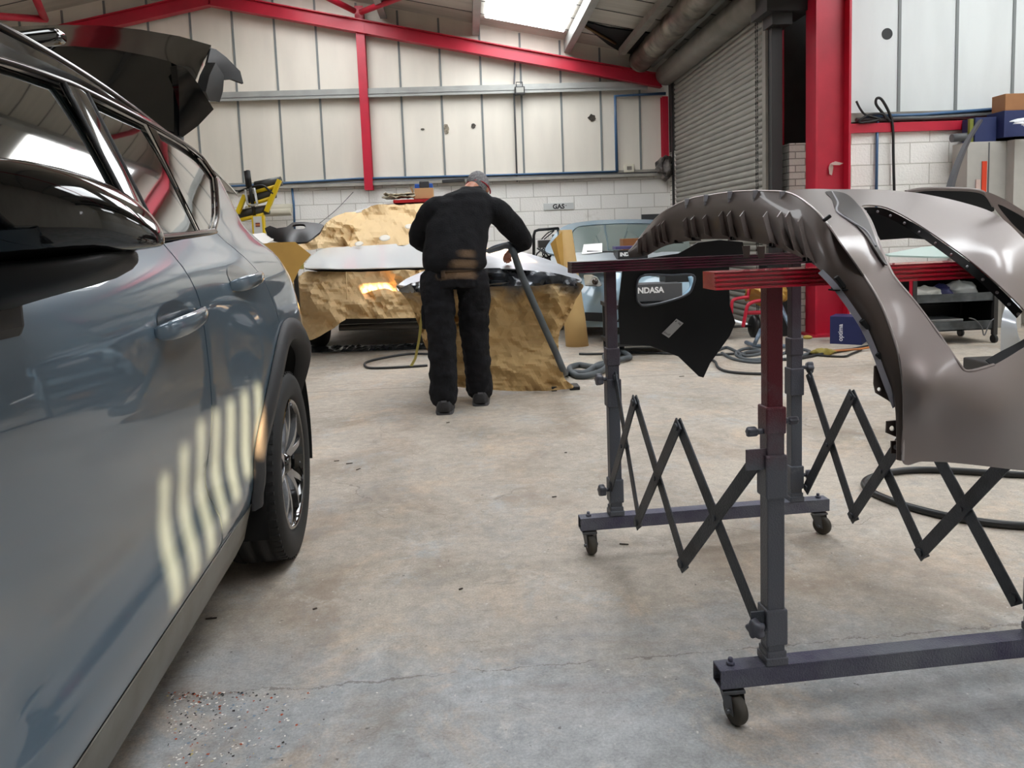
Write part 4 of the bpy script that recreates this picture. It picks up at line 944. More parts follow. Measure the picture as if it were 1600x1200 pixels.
haL, haR = atY(700, 392, 5.86), atY(803, 389, 5.78); neck = atY(737, 296, 5.56); head = atY(746, 296, 5.64)
pel = (hipL + hipR) / 2 + Vector((0, 0, .04)); chest = atY(725, 345, 5.42)
b = MB()
for h, kn, an in ((hipL, kneeL, ankL), (hipR, kneeR, ankR)):
    limb(b, [h, kn, Vector((an.x, an.y, .09))], (.082, .056, .036)); limb(b, [Vector((an.x, an.y - .03, .05)), Vector((an.x + .01, an.y + .13, .035))], (.034, .030))
torso(b, [(pel - Vector((0, 0, .06)), .13, .09), (pel + Vector((0, 0, .05)), .155, .105), (pel.lerp(chest, .45), .145, .105), (chest, .17, .115), ((shL + shR) / 2 + Vector((0, .01, -.02)), .15, .09), ((shL + shR) / 2 + Vector((0, .03, .05)), .07, .07)])
for s, e, hnd in ((shL, elL, haL), (shR, elR, haR)): limb(b, [s, e, hnd], (.052, .042, .028))
limb(b, [(shL + shR) / 2 + Vector((0, .02, .03)), neck, head], (.06, .056, .06))
# head bowed forward, turned a little to the right: skull, jaw, nose, ears
hd = Vector((.22, .80, -.55)).normalized(); hr = Vector((.96, -.28, 0)).normalized(); hu = hr.cross(hd).normalized(); HM = Matrix((hr, hd, hu)).transposed()
b.ell(head + hu * .02, (.077, .098, .100), 24, 16, HM); b.ell(head + hd * .035 - hu * .055, (.056, .070, .062), 18, 12, HM); b.ell(head + hd * .105 - hu * .022, (.013, .018, .020), 10, 8, HM)
for k in (-1, 1): b.ell(head + hr * (.079 * k) - hd * .004 - hu * .012, (.012, .022, .032), 12, 8, HM)
# hands: palm, four curled fingers and a thumb each
for hnd, fro, sd in ((haL, Vector((.5, .8, -.3)).normalized(), 1), (haR, Vector((-.45, .75, -.45)).normalized(), -1)):
    r_ = fro.cross(EZ).normalized(); u_ = r_.cross(fro); b.ell(hnd + fro * .045, (.042, .05, .016), 14, 10, Matrix((r_, fro, u_)).transposed())
    for i, (o, ln) in enumerate(((-.030, .066), (-.010, .076), (.010, .072), (.029, .058))):
        p0 = hnd + fro * .082 + r_ * o; p1 = p0 + fro * ln * .45 - u_ * .010; p2 = p1 + fro * ln * .25 - u_ * ln * .30; p3 = p2 - u_ * ln * .30 - fro * ln * .12; capsule(b, [p0, p1, p2, p3], (.0095, .009, .0085, .0075), 8)
    t0 = hnd + fro * .03 + r_ * (-.036 * sd); t1 = t0 + r_ * (-.018 * sd) + fro * .03; t2 = t1 + fro * .028 - u_ * .018; capsule(b, [t0, t1, t2], (.012, .0105, .009), 8)
b.build('body', M_SKIN, MAN, remesh=.006, smooth_it=3)
# eyes and mouth
m = MB()
for k in (-1, 1): m.ell(head + hd * .096 + hr * (.030 * k) + hu * .004, (.010, .006, .007), 10, 8, HM)
m.build('eyes', pbr('eye', '2A211C', .3), MAN); m = MB(); m.ell(head + hd * .101 - hu * .062, (.020, .006, .005), 10, 6, HM); m.build('mouth', pbr('lips', '8A4E42', .5), MAN)
m = MB(); m.ell(head + hu * .028 - hd * .010, (.083, .098, .104), 26, 18, HM)
hv = [(v, f) for v, f in ((Vector(v), 0) for v in m.v)]
keep = [i for i, v in enumerate(m.v) if (Vector(v) - head).dot(hd) < .055 or (Vector(v) - head).dot(hu) > .075]
ks = set(keep); m2 = MB(); m2.add(m.v, [f for f in m.f if all(i in ks and (Vector(m.v[i]) - head).dot(hu) - .5 * (Vector(m.v[i]) - head).dot(hd) > -.085 for i in f)], 0, True)
m2.build('hair', M_HAIR, MAN, solid=.008, subd=1, disp=crease(.004, 60))
m = MB(); m.tube([head + hu * (.000 + .006 * math.sin(a)) + hr * (.092 * math.cos(a)) - hd * (-.010 + .112 * math.sin(a)) for a in [lerp(-.4, PI + .4, k / 24) for k in range(25)]], .006, 8); m.build('mask_strap', pbr('red elastic strap', '9C1F2C', .6), MAN)
# sweatshirt
s = MB()
torso(s, [(atY(711, 422, 5.30), .205, .150), (atY(711, 414, 5.30), .222, .165), (atY(710, 402, 5.31), .225, .170), (atY(711, 385, 5.34), .222, .168), (atY(714, 360, 5.40), .228, .165), (atY(721, 335, 5.45), .236, .155), (atY(726, 316, 5.48), .222, .140), (atY(729, 304, 5.50), .165, .115), (atY(734, 297, 5.53), .095, .090), (atY(737, 291, 5.56), .072, .072)])
for sh, el, hn, q in ((shL, elL, haL, .30), (shR, elR, haR, .10)):
    limb(s, [sh.lerp(neck, .35) + Vector((0, 0, -.055)), sh + Vector((0, 0, -.035)), sh.lerp(el, .55), el, el.lerp(hn, .5), hn.lerp(el, q)], (.090, .094, .090, .076, .066, .050), 18)
s.build('sweatshirt', M_KNIT, MAN, remesh=.009, smooth_it=5, disp=crease(.010, 9, 3.1, .8))
m = MB(); torso(m, [(atY(711, 425.5, 5.30), .196, .148), (atY(711, 423, 5.30), .205, .156), (atY(711, 417, 5.30), .208, .160), (atY(711, 415, 5.30), .200, .150)]); m.build('waistband', M_KNIT, MAN, disp=crease(.004, 14), subd=1)
# trousers
t = MB()
torso(t, [(atY(711, 447, 5.29), .190, .145), (atY(711, 435, 5.29), .195, .150), (atY(711, 424, 5.30), .182, .138), (atY(711, 420, 5.30), .185, .138)])
for h, kn, an, o in ((hipL, kneeL, ankL, -.01), (hipR, kneeR, ankR, .01)):
    limb(t, [h + Vector((o * 2, .0, -.02)), h.lerp(kn, .5) + Vector((o, 0, 0)), kn, kn.lerp(an, .6) + Vector((0, -.01, 0)), Vector((an.x, an.y, .115))], (.112, .114, .102, .096, .098), 20)
t.build('trousers', M_DENIM, MAN, remesh=.009, smooth_it=3, disp=crease(.011, 11, 7.7, 1.3))
for x, y, Y in ((757, 478, 5.32), (663, 495, 5.24)):
    m = MB(); m.box(atY(x, y, Y), (.04, .10, .17)); m.build('cargo_pocket', M_DENIM, MAN, bevel=.015, disp=crease(.006, 14), subd=1)
m = MB(); m.box(atY(692, 428, 5.145), (.030, .012, .05)); m.build('belt_loop', M_DENIM, MAN, bevel=.003)
# shoes
for an, dx in ((ankL, .02), (ankR, .05)):
    m = MB(); so = MB(); rr = []; sr = []
    for t_, w_, h_ in ((-.10, .036, .085), (-.085, .052, .115), (-.03, .060, .130), (.05, .060, .105), (.12, .062, .080), (.18, .056, .060), (.215, .034, .045)):
        c = Vector((an.x + dx * (t_ + .05), an.y + t_, 0))
        rr.append([c + Vector((w_ * math.cos(a), 0, .022 + max(0, h_ - .022) * max(0, math.sin(a)) ** .7 if math.sin(a) > 0 else .022 + .01 * math.sin(a))) for a in [2 * PI * j / 18 for j in range(18)]])
        sr.append([c + Vector(((w_ + .003) * x, 0, z)) for x, z in ((-1, 0), (1, 0), (1.0, .020), (.9, .024), (-.9, .024), (-1.0, .020))])
    m.loft(rr); sh_ = m.build('shoe', M_SHOE, MAN); so.loft(sr, smooth=False); so.build('sole', M_SOLE, sh_, bevel=.003)
    hl = MB(); hl.box(Vector((an.x - .0, an.y - .10, .095)), (.036, .006, .012)); hl.build('heel_tab', pbr('grey shoe tab', '5C5C60', .5), sh_)
# ================================================================== THE PANEL HE WORKS ON, and the vacuum hose in his hands
def crumple(a1=.022, a2=.010, f1=4.5, f2=11, seed=0.0, flat=None):
    """crushed-paper relief: cellular cones whose borders read as creases, at three sizes, plus a few long folds"""
    rg = random.Random(int(seed * 10) + 3); W = []
    for i in range(4):
        f = f1 * rg.uniform(.45, .9); a = rg.uniform(.9, 2.3); W.append((f * math.cos(a), f * math.sin(a) * 1.2, rg.uniform(0, 9), rg.uniform(0, 50)))
    def g(p):
        w = noise.noise_vector(Vector((p.x * 2.1, seed, p.z * 2.1))) * .10 + noise.noise_vector(Vector((p.x * 7, seed, p.z * 7))) * .03; x, z = p.x + w.x, p.z + w.z; h = 0
        am = max(.35, .8 + 1.2 * noise.noise(Vector((p.x * 1.7, seed + 9, p.z * 1.7))))
        for f, a in ((f1 * .6, a1 * 1.7), (f1 * 1.5, a1 * .9), (f2, a2 * 1.1)):
            d = noise.voronoi(Vector((x * f + seed, seed * 3.1, z * f * 1.35 + x * f * .35)))[0]; h += a * (d[0] - .35) * am
        for (fx, fz, ph, sd) in W:
            t = abs((x * fx + z * fz + ph) % 2.0 - 1.0); h += a1 * 1.0 * max(0.0, noise.noise(Vector((p.x * 2.6 + sd, seed, p.z * 2.6))) * 2.2) * (t - .5)
        k = 1 if flat is None else flat(p)
        return p + Vector((0, -h * k * 5.6, h * k * .6))
    return g
def paper_mat(name, col, col2, gz=None):
    m = pbr(name, col, .62, var=.06, vscale=2.5, bump=.06, bscale=20, spec=.25)
    if gz:
        nt = m.node_tree; N = nt.nodes; L = nt.links; b = N['Principled BSDF']; src = b.inputs['Base Color'].links[0].from_socket
        geo = N.new('ShaderNodeNewGeometry'); sp = N.new('ShaderNodeSeparateXYZ'); L.new(geo.outputs['Position'], sp.inputs[0])
        n = N.new('ShaderNodeTexNoise'); n.inputs['Scale'].default_value = 3.5; n.inputs['Detail'].default_value = 5; L.new(geo.outputs['Position'], n.inputs['Vector'])
        a = N.new('ShaderNodeMath'); a.operation = 'MULTIPLY_ADD'; L.new(n.outputs['Fac'], a.inputs[0]); a.inputs[1].default_value = .5; L.new(sp.outputs['Z'], a.inputs[2])
        mr = N.new('ShaderNodeMapRange'); mr.inputs[1].default_value = gz[0] + .25; mr.inputs[2].default_value = gz[1] + .25; L.new(a.outputs[0], mr.inputs[0])
        mx = N.new('ShaderNodeMix'); mx.data_type = 'RGBA'; L.new(mr.outputs[0], mx.inputs[0]); L.new(src, mx.inputs[6]); mx.inputs[7].default_value = hx(gz[2]); L.new(mx.outputs[2], b.inputs['Base Color'])
    return m
M_KRAFT = paper_mat('brown masking paper', 'D6BA8E', 'AE8750')
M_KRAFTS = paper_mat('brown masking paper with grey overspray', 'BC9E6E', '94713F', (.74, .88, '62686F'))
M_SILV = pbr('silver grey primer', 'B9BEC4', .35, .3, .4, var=.15, vscale=7)
M_FILM = pbr('grey reflective masking film', '565A60', .22, .5, var=.5, vscale=8, col2='1B1C20')
PNL = thing('masked_bonnet', 'silver car panel on a stand with crumpled brown masking paper down to the floor', 'car panel', (.2, 5.95, 0))
top = [(621, 449), (632, 438), (660, 425), (700, 408), (735, 394), (765, 388), (800, 391), (850, 404), (890, 421), (908, 436), (904, 441), (880, 433), (840, 425), (790, 420), (740, 424), (690, 433), (650, 444), (626, 455)]
sheet('panel_top', [M_SILV], PNL, top, [(621, 449, 5.80), (700, 408, 6.10), (765, 388, 6.45), (850, 404, 6.25), (908, 436, 5.85), (880, 433, 5.78), (790, 420, 5.72), (690, 433, 5.70), (626, 455, 5.72)], step=8, th=.006)
film = [(626, 455), (650, 443), (690, 432), (740, 423), (790, 419), (840, 424), (880, 432), (908, 439), (902, 446), (893, 448), (870, 444), (830, 447), (780, 447), (740, 450), (690, 456), (650, 458)]
sheet('masking_film', [M_FILM], PNL, film, [(626, 455, 5.74), (740, 423, 5.72), (840, 424, 5.73), (908, 439, 5.80), (870, 444, 5.72), (740, 450, 5.66), (650, 458, 5.68)], step=6, th=.003, bump=crumple(.03, .012, 5, 13, 2.0))
skirt = [(622, 448), (640, 447), (690, 448), (740, 446), (790, 442), (840, 440), (880, 442), (907, 446), (897, 470), (885, 497), (873, 520), (872, 540), (874, 570), (880, 590), (893, 603), (870, 608), (830, 611), (770, 609), (720, 604), (690, 598), (680, 575), (665, 540), (655, 510), (640, 475)]
sk_c = [(622, 448, 5.72), (740, 446, 5.70), (907, 446, 5.80), (873, 520, 5.86), (893, 603, 5.80), (830, 611, 5.74), (770, 609, 5.74), (690, 598, 5.84), (665, 540, 5.86), (760, 540, 5.80), (800, 500, 5.82), (640, 475, 5.78)]
sheet('masking_paper', [M_KRAFTS], PNL, skirt, sk_c, step=4, th=.0015, crisp=13, bump=crumple(.020, .017, 5.0, 14))
m = MB()
for x0, x1, y in ((-.30, -.30, 6.0), (.62, .62, 6.0)): m.bx(x0 - .02, x0 + .02, 5.95, 5.99, .03, .86); m.bx(x0 - .02, x0 + .02, 5.72, 6.35, 0, .035)
m.bx(-.30, .62, 5.95, 5.99, .80, .84); st_ = m.build('stand', M_DARK, PNL)
m = MB(); p = atZ(900, 609, 0); m.bx(p.x - .05, p.x + .03, p.y - .02, p.y + .12, 0, .03); m.build('stand_foot', M_BLACK, PNL, bevel=.006)
m = MB(); m.grid([[atY(*q) for q in ((661, 470, 5.62), (656, 500, 5.60), (653, 530, 5.58), (647, 560, 5.56), (640, 572, 5.55))], [atY(*q) for q in ((666, 472, 5.62), (661, 500, 5.60), (657, 530, 5.58), (651, 560, 5.56), (645, 572, 5.55))]]); m.build('masking_tape', pbr('pale yellow tape', 'CFC06A', .6), PNL, solid=.001)
# hose: over his right hand and down to the coil on the floor
M_HOSE = pbr('grey ribbed hose', '4F5559', .6, var=.2, vscale=8); M_HOSEB = pbr('dark hose', '2C2E30', .6); M_CABLE = pbr('black cable', '161617', .6)
coil = [atZ(u, v, .024) for u, v in ((885, 583), (898, 584), (915, 582), (935, 572), (955, 566), (972, 563), (984, 558), (975, 553), (960, 552), (945, 558), (950, 570), (935, 584), (905, 588), (890, 578), (905, 570), (935, 575), (960, 560), (972, 545))]
hose_pts = [atY(764, 392, 5.95), atY(778, 388, 5.80), atY(795, 384, 5.66), atY(803, 396, 5.60), atY(813, 425, 5.60), atY(830, 465, 5.60), atY(850, 510, 5.62), atY(868, 550, 5.66), atY(880, 578, 5.70)] + [q + Vector((0, 0, .012 * (i % 2))) for i, q in enumerate(coil)]
sp = spline(hose_pts, 8); rad = [.022 if i < 14 else .026 for i in range(len(sp))]
m = MB(); m.tube(sp, rad, 10); hose = m.build('vacuum_hose', M_HOSE); tag(rebase(hose, coil[0]), 'grey vacuum hose held by the person and coiled on the floor beside the paper skirt', 'hose')
m = MB(); m.tube(spline([atY(758, 393, 6.0), atY(772, 386, 5.85), atY(790, 381, 5.70), atY(800, 379, 5.62), atY(806, 383, 5.60)], 6), .012, 8); m.build('blue_air_line', pbr('dark blue air line', '22384F', .5), hose)
# ================================================================== THE MASKED CAR behind the man
MK = thing('masked_car', 'white car wrapped in brown masking paper, white bonnet left bare', 'car', (-.9, 8.9, 0))
M_WHITE = pbr('white car paint', 'DDE1E3', .25, .1, .8)
wsc = [(464, 387), (480, 376), (500, 366), (515, 354), (530, 343), (546, 334), (575, 327), (605, 322), (640, 320), (672, 320), (700, 322), (705, 360), (700, 384), (640, 386), (580, 388), (520, 388), (490, 390)]
sheet('windscreen_paper', [M_KRAFT], MK, wsc, [(464, 387, 9.0), (515, 354, 9.5), (546, 334, 10.0), (605, 322, 10.2), (700, 322, 10.2), (700, 384, 9.2), (580, 388, 9.15), (490, 390, 8.9)], step=4.5, th=.002, crisp=13, bump=crumple(.035, .022, 3.5, 11, 5.0))
rf = [(544, 335), (575, 324), (620, 317), (672, 316), (720, 319), (720, 324), (672, 322), (605, 324), (575, 329)]
sheet('roof', [M_WHITE], MK, rf, [(544, 335, 10.0), (620, 317, 10.5), (720, 319, 10.5), (605, 324, 10.2), (720, 324, 10.2)], step=8, th=.01)
bon = [(477, 419), (481, 408), (490, 398), (505, 389), (540, 386), (580, 384), (630, 381), (690, 379), (720, 381), (728, 395), (730, 414), (690, 417), (640, 418), (560, 420), (510, 420)]
sheet('bonnet', [M_WHITE], MK, bon, [(477, 419, 8.25), (505, 389, 8.9), (580, 384, 9.05), (720, 381, 9.05), (730, 414, 8.2), (640, 418, 8.15), (560, 420, 8.15), (600, 400, 8.55), (510, 400, 8.5)], step=8, th=.01)
sheet('bonnet_edge', [M_DARK], MK, [(477, 420), (510, 420.5), (560, 420.5), (640, 418.5), (730, 415), (730, 419), (640, 423), (560, 425), (500, 424)], [(477, 420, 8.27), (560, 420, 8.2), (730, 415, 8.22), (640, 423, 8.28), (500, 424, 8.3)], step=8, sm=False, th=.01)
fp_ = [(476, 424), (500, 424), (560, 425), (640, 423), (700, 421), (730, 420), (730, 494), (690, 496), (640, 497), (590, 498), (546, 498), (541, 500), (520, 514), (500, 526), (484, 531), (474, 520), (460, 498), (453, 470), (458, 448), (466, 432)]
sheet('front_paper', [M_KRAFT], MK, fp_, [(476, 424, 8.30), (560, 425, 8.20), (730, 420, 8.22), (730, 494, 8.12), (640, 497, 8.08), (546, 498, 8.08), (500, 526, 8.15), (474, 520, 8.25), (453, 470, 8.35), (500, 470, 8.12)], step=4.5, th=.002, crisp=13, bump=crumple(.020, .018, 4, 12, 9.0))
m = MB(); m.tube([atY(541, 425, 8.10), atY(542, 460, 8.03), atY(541, 498, 8.02)], .006, 6); m.build('paper_seam', M_KRAFT, MK)
m = MB(); m.bx(-1.95, -.25, 8.32, 9.9, .32, .85); m.bx(-1.85, -.3, 9.9, 12.0, .35, 1.3); m.build('bodyshell', M_MBLK, MK)
m = MB(); a_, b_ = atY(530, 512, 8.3), atY(735, 506, 8.3); m.tube([a_, a_.lerp(b_, .5), b_], .035, 10); m.build('bumper_bar', pbr('grey plastic bar', '4A4744', .4), MK)
for x in (-1.80, -.42):
    m = MB(); m.lathe([(0, -.1), (.2, -.1), (.28, -.10), (.315, -.07), (.315, .07), (.28, .1), (0, .1)], (x, 9.0, .315), (1, 0, 0), 32); m.build('wheel', M_TREAD, MK)
for u, v in ((471, 416), (660, 436)):
    m = MB(); p = atY(u, v, 8.2); m.box(p, (.05, .006, .06)); m.build('masking_tape', pbr('pale yellow tape', 'CFC06A', .6), MK)
for i, (u, v, Y, r) in enumerate(((602, 372, 9.15, .065), (562, 381, 9.0, .05), (640, 354, 9.5, .055))):
    m = MB(); p = atY(u, v, Y); m.lathe([(0, 0), (r, 0), (r, .003), (r * .6, .004), (0, .004)], p + Vector((0, -.06, 0)), Vector((0, -.55, .83)), 24)
    o = m.build('sanding_disc', pbr('white paper disc', 'D8D2C6', .6))
    tag(rebase(o, p), ('white paper disc on the windscreen paper, largest of three', 'white paper disc lying just above the bare white bonnet', 'white paper disc high on the windscreen paper beside the person')[i], 'disc', 'paper discs on the masked windscreen')
# cardboard box, black moulding and papers beside the masked car
M_CARD = pbr('ochre cardboard', 'C49A4E', .7, var=.12, vscale=5)
cb = sheet('cardboard_sheet', [M_CARD], None, [(405, 382), (425, 379), (461, 378), (486, 398), (470, 416), (456, 445), (470, 560), (400, 575)], [(405, 382, 7.3), (461, 378, 7.3), (486, 398, 7.3), (456, 445, 7.27), (470, 560, 7.2), (400, 575, 7.2)], step=25, sm=False, th=.008)
tag(rebase(cb, atY(440, 560, 7.2)), 'ochre cardboard sheet standing between the blue-grey car and the masked car', 'cardboard')
bt = MB(); q0 = atY(395, 372, 7.45); bt.bx(-2.75, -1.75, 7.42, 8.05, 1.14, 1.18); 
for x in (-2.70, -1.80):
    for y in (7.46, 8.0): bt.bx(x - .02, x + .02, y - .02, y + .02, 0, 1.14)
bench = thing('workbench', 'narrow bench carrying the black moulding, behind the ochre cardboard', 'bench', (-2.25, 7.7, 0)); bt.build('bench_frame', M_DARK, bench)
mo = [(414, 358), (422, 354), (433, 358), (448, 356), (457, 349), (475, 348), (498, 350), (506, 353), (500, 364), (490, 372), (480, 379), (468, 380), (440, 379), (428, 376), (418, 368)]
mold = sheet('car_moulding', [pbr('semi-gloss black plastic', '08080A', .4, spec=.2)], None, mo, [(414, 358, 7.75), (457, 349, 7.9), (506, 353, 7.8), (480, 379, 7.45), (428, 376, 7.5), (460, 362, 7.55), (440, 372, 7.42)], [[(458, 353), (475, 352), (476, 358), (460, 359)]], step=5, sm=False, th=.02)
tag(rebase(mold, (-2.2, 7.6, 1.18)), 'glossy black plastic moulding lying on the bench beside the windscreen paper', 'car part')
pw = sheet('paper_sheet', [pbr('white paper', 'E6E2DC', .7)], None, [(394, 366), (412, 364), (432, 372), (416, 381), (405, 379)], [(394, 366, 7.6), (412, 364, 7.7), (432, 372, 7.5), (416, 381, 7.4)], step=8, sm=False, th=.004)
tag(rebase(pw, atY(412, 373, 7.5)), 'white paper sheet lying beside the black moulding', 'paper')
# infra-red drying lamp
M_YEL = pbr('yellow enamel', 'E3C21A', .35); M_LAMPG = pbr('dark grey lamp housing', '3A3A38', .5)
LP = thing('drying_lamp', 'yellow and grey infra-red drying lamp on a black stand by the back wall', 'lamp', (-2.9, 9.0, 0))
Yl = 9.0
def rod(name, mat, a, b_, r, parent, Y=Yl, n=12, Y2=None):
    m = MB(); m.cyl(atY(a[0], a[1], Y), atY(b_[0], b_[1], Y2 or Y), r, n=n); return m.build(name, mat, parent)
for (a, b_, o) in (((399, 291), (440, 283), .0), ((388, 312), (430, 302), .02), ((374, 335), (420, 327), .04)):
    h = rod('lamp_tube', M_LAMPG, a, b_, .055, LP, Yl + .02 - o); rod('reflector', M_YEL, (a[0], a[1] + 9), (b_[0] - 8, b_[1] + 8), .022, h, Yl - .04 - o)
for a, b_ in (((437, 281), (416, 331)), ((383, 305), (371, 334))):
    m = MB(); m.bar(atY(a[0], a[1], Yl - .07), atY(b_[0], b_[1], Yl - .09), .05, .06, (0, 1, 0)); m.build('end_bracket', M_YEL, LP, bevel=.006)
rod('post', M_BLACK, (387, 266), (398, 342), .020, LP, Yl - .12); rod('post_sleeve', M_BLACK, (386, 267), (389, 292), .036, LP, Yl - .12)
m = MB(); m.tube([atY(u, v, Yl - .14) for u, v in ((383, 296), (387, 319), (395, 321), (402, 318), (397, 294))], .014, 8); m.build('yoke', pbr('bright steel', 'C9C9C6', .3, .6), LP)
m = MB(); m.tube(spline([atY(u, v, Yl - .10) for u, v in ((372, 300), (390, 293), (410, 290), (420, 297), (427, 303))], 5), .012, 8); m.build('cable_arm', M_BLACK, LP)
m = MB(); a_ = atY(404.5, 352, Yl - .12); m.box(a_, (.14, .08, .22)); cb_ = m.build('control_box', M_YEL, LP, bevel=.008)
m = MB(); m.box(a_ + Vector((0, -.042, 0)), (.095, .004, .20)); m.build('front_plate', pbr('pale label', 'DADAD6', .5), cb_)
for k, c in enumerate(('8A2A22', 'E08A2C', '7A2A2A')):
    m = MB(); m.box(a_ + Vector((0, -.046, .02 - .016 * k)), (.05, .004, .012)); m.build('indicator_bar', pbr('indicator %d' % k, c, .4), cb_)
m = MB(); m.bx(a_.x - .03, a_.x + .03, a_.y - .03, a_.y + .03, .08, a_.z); m.bx(a_.x - .3, a_.x + .3, a_.y - .03, a_.y + .03, 0, .08); m.bx(a_.x - .03, a_.x + .03, a_.y - .3, a_.y + .3, 0, .08); m.build('stand', M_BLACK, LP)
# pale tubes lying on the wall bracket
m = MB(); m.cyl(atY(385, 329, 12.4), atY(456, 325, 12.4), .07); m.cyl(atY(385, 334, 12.35), atY(455, 331, 12.35), .06); m.bx(atY(395, 331, 12.4).x, atY(395, 331, 12.4).x + .04, 12.28, 12.6, atY(395, 338, 12.4).z, atY(395, 338, 12.4).z + .03); tb = m.build('fluorescent_tube_carton', pbr('pale carton tube', 'B9B3A0', .6)); tag(rebase(tb, atY(420, 330, 12.4)), 'pale carton tubes lying along the back wall behind the yellow lamp', 'tube')
# boxes, cloth and red tray on top of the masked car
rt = MB(); p = atY(655, 317, 10.4); rt.bx(p.x - .33, p.x + .22, 10.2, 10.7, p.z + .0, p.z + .04); o = rt.build('red_tray', pbr('red plastic', 'B01C22', .4)); tag(rebase(o, (p.x, 10.4, p.z - .03)), 'red tray on the masked car roof beneath the small cardboard box', 'tray')
bx_ = thing('cardboard_box', 'small open cardboard box with a blue item on the red tray', 'box', (p.x + .08, 10.4, p.z + .04))
m = MB(); cxx = atY(663, 305, 10.4); m.box((cxx.x, 10.4, p.z + .12), (.25, .22, .14)); m.build('carton', pbr('buff cardboard', 'C29C70', .7), bx_, bevel=.003)
m = MB(); m.box((cxx.x - .15, 10.4, p.z + .13), (.015, .2, .17), Matrix.Rotation(-.25, 3, 'Y')); m.build('flap', pbr('brown cardboard', 'A8825A', .7), bx_)
m = MB(); m.box((cxx.x, 10.4, p.z + .215), (.24, .15, .07)); bb = m.build('blue_pack', pbr('blue plastic', '2A5CB8', .4), bx_, bevel=.01)
m = MB(); m.box((cxx.x + .01, 10.35, p.z + .235), (.13, .12, .09)); m.build('grey_cap', pbr('dark grey plastic', '35363B', .5), bb, bevel=.01)
m = MB(); q = atY(625, 314, 10.4)
m.grid([[q + Vector((-.22 + .44 * i / 12, .2 - .4 * j / 8, .05 + .04 * noise.noise(Vector((i * .5, j * .5, 1)))) ) for i in range(13)] for j in range(9)]); m.grid([[q + Vector((-.2 + .4 * i / 12, .18 - .36 * j / 8, .085 + .04 * noise.noise(Vector((i * .6, j * .5, 4))))) for i in range(13)] for j in range(9)])
o = m.build('folded_cloth', pbr('beige cloth', 'A79C86', .9), solid=.01); tag(rebase(o, q), 'beige folded cloth on the masked car roof left of the small box', 'cloth')
# small dark item on the ledge behind his head
m = MB(); a_, b_ = atY(691, 284, 12.5), atY(726, 281, 12.5); m.bar(a_, b_, .09, .05, (0, 0, 1)); o = m.build('strip_light', M_DARK, bevel=.005); tag(rebase(o, a_), 'dark bar lying on the back wall ledge behind the person head', 'bar')
# registration-style plate
gp = MB(); g0, g1 = atY(849.5, 322.5, 12.59), atY(896.5, 322.5, 12.59); gz = (g0.z + g1.z) / 2; gp.bx(g0.x, g1.x, 12.586, 12.599, gz - .056, gz + .056)
gpl = gp.build('wall_plate', pbr('silver grey plate', 'CCCECC', .4), bevel=.004); tag(rebase(gpl, ((g0.x + g1.x) / 2, 12.59, gz)), 'grey plate reading GAS on the white block wall', 'sign')
text_mesh('lettering', 'GAS', M_INK, gpl, (g0.x + .15, 12.585, gz - .036), (1, 0, 0), (0, 0, 1), .105, bold=.004)
m = MB(); m.cyl((g1.x - .13, 12.588, gz + .01), (g1.x - .13, 12.580, gz + .01), .008, n=10); m.build('screw', M_DARK, gpl)
# ================================================================== PAPER ROLL, SILVER-BLUE CAR, MACHINE, BOXES
M_ROLL = paper_mat('tan paper roll', 'C7A771', 'BC9A62')
m = MB(); T_, B_ = atY(886, 359, 7.95), atZ(902, 540, 0); B_.z = 0; T_.y = B_.y
m.loft([[lerp(B_, T_, t) + Vector((r * math.cos(a), r * math.sin(a), 0)) for a in [2 * PI * j / 28 for j in range(28)]] for t, r in ((0, .125), (.25, .118), (.6, .095), (1, .070))])
roll = m.build('paper_roll', M_ROLL); tag(rebase(roll, B_), 'tall roll of tan masking paper standing between the panel and the pale blue car', 'paper roll')
m = MB(); m.grid([[atY(u, v, 7.86) for u, v in ((878, 362), (880, 390), (881, 420))], [atY(u, v, 7.84) for u, v in ((868, 372), (872, 394), (878, 418))], [atY(u, v, 7.88) for u, v in ((860, 381), (866, 398), (872, 414))]]); m.build('loose_end', M_CARD, roll, solid=.003)
SV = thing('pale_blue_car', 'pale blue-grey car facing forward behind the paper roll and rack', 'car', (1.9, 9.2, 0))
M_PALE = pbr('pale blue-grey car paint', '8FA6B4', .3, .4, .9); M_WSC = pbr('clear windscreen over grey cabin', '6E7B78', .06, 0, 1.0)
rfs = [(852, 392), (862, 374), (876, 358), (895, 350), (930, 345.5), (970, 344), (1010, 344), (1060, 347), (1060, 353), (1005, 350), (960, 350.5), (920, 353), (900, 357), (890, 372), (884, 392), (866, 398)]
sheet('roof', [M_PALE], SV, rfs, [(852, 392, 9.3), (876, 358, 9.9), (930, 345, 10.4), (1060, 347, 10.4), (1005, 350, 10.1), (900, 357, 9.9), (884, 392, 9.15)], step=7, th=.02)
wss = [(896, 358), (920, 353.5), (960, 351), (1005, 351), (1060, 354), (1075, 395), (1005, 394), (950, 393), (905, 394), (886, 394), (888, 376)]
sheet('windscreen', [M_WSC], SV, wss, [(896, 358, 9.9), (960, 351, 10.05), (1060, 354, 10.0), (1075, 395, 9.15), (950, 393, 9.0), (886, 394, 9.15)], step=8, th=.006)
bns = [(862, 400), (886, 395), (950, 394), (1005, 395), (1080, 397), (1085, 432), (1000, 428), (960, 425), (915, 426), (890, 422), (866, 416)]
sheet('bonnet', [pbr('pale bonnet paint', 'C5CFD4', .3, .3, .8)], SV, bns, [(862, 400, 9.15), (950, 394, 8.98), (1080, 397, 9.1), (1085, 432, 8.35), (960, 425, 8.3), (866, 416, 8.6)], step=8, th=.01)
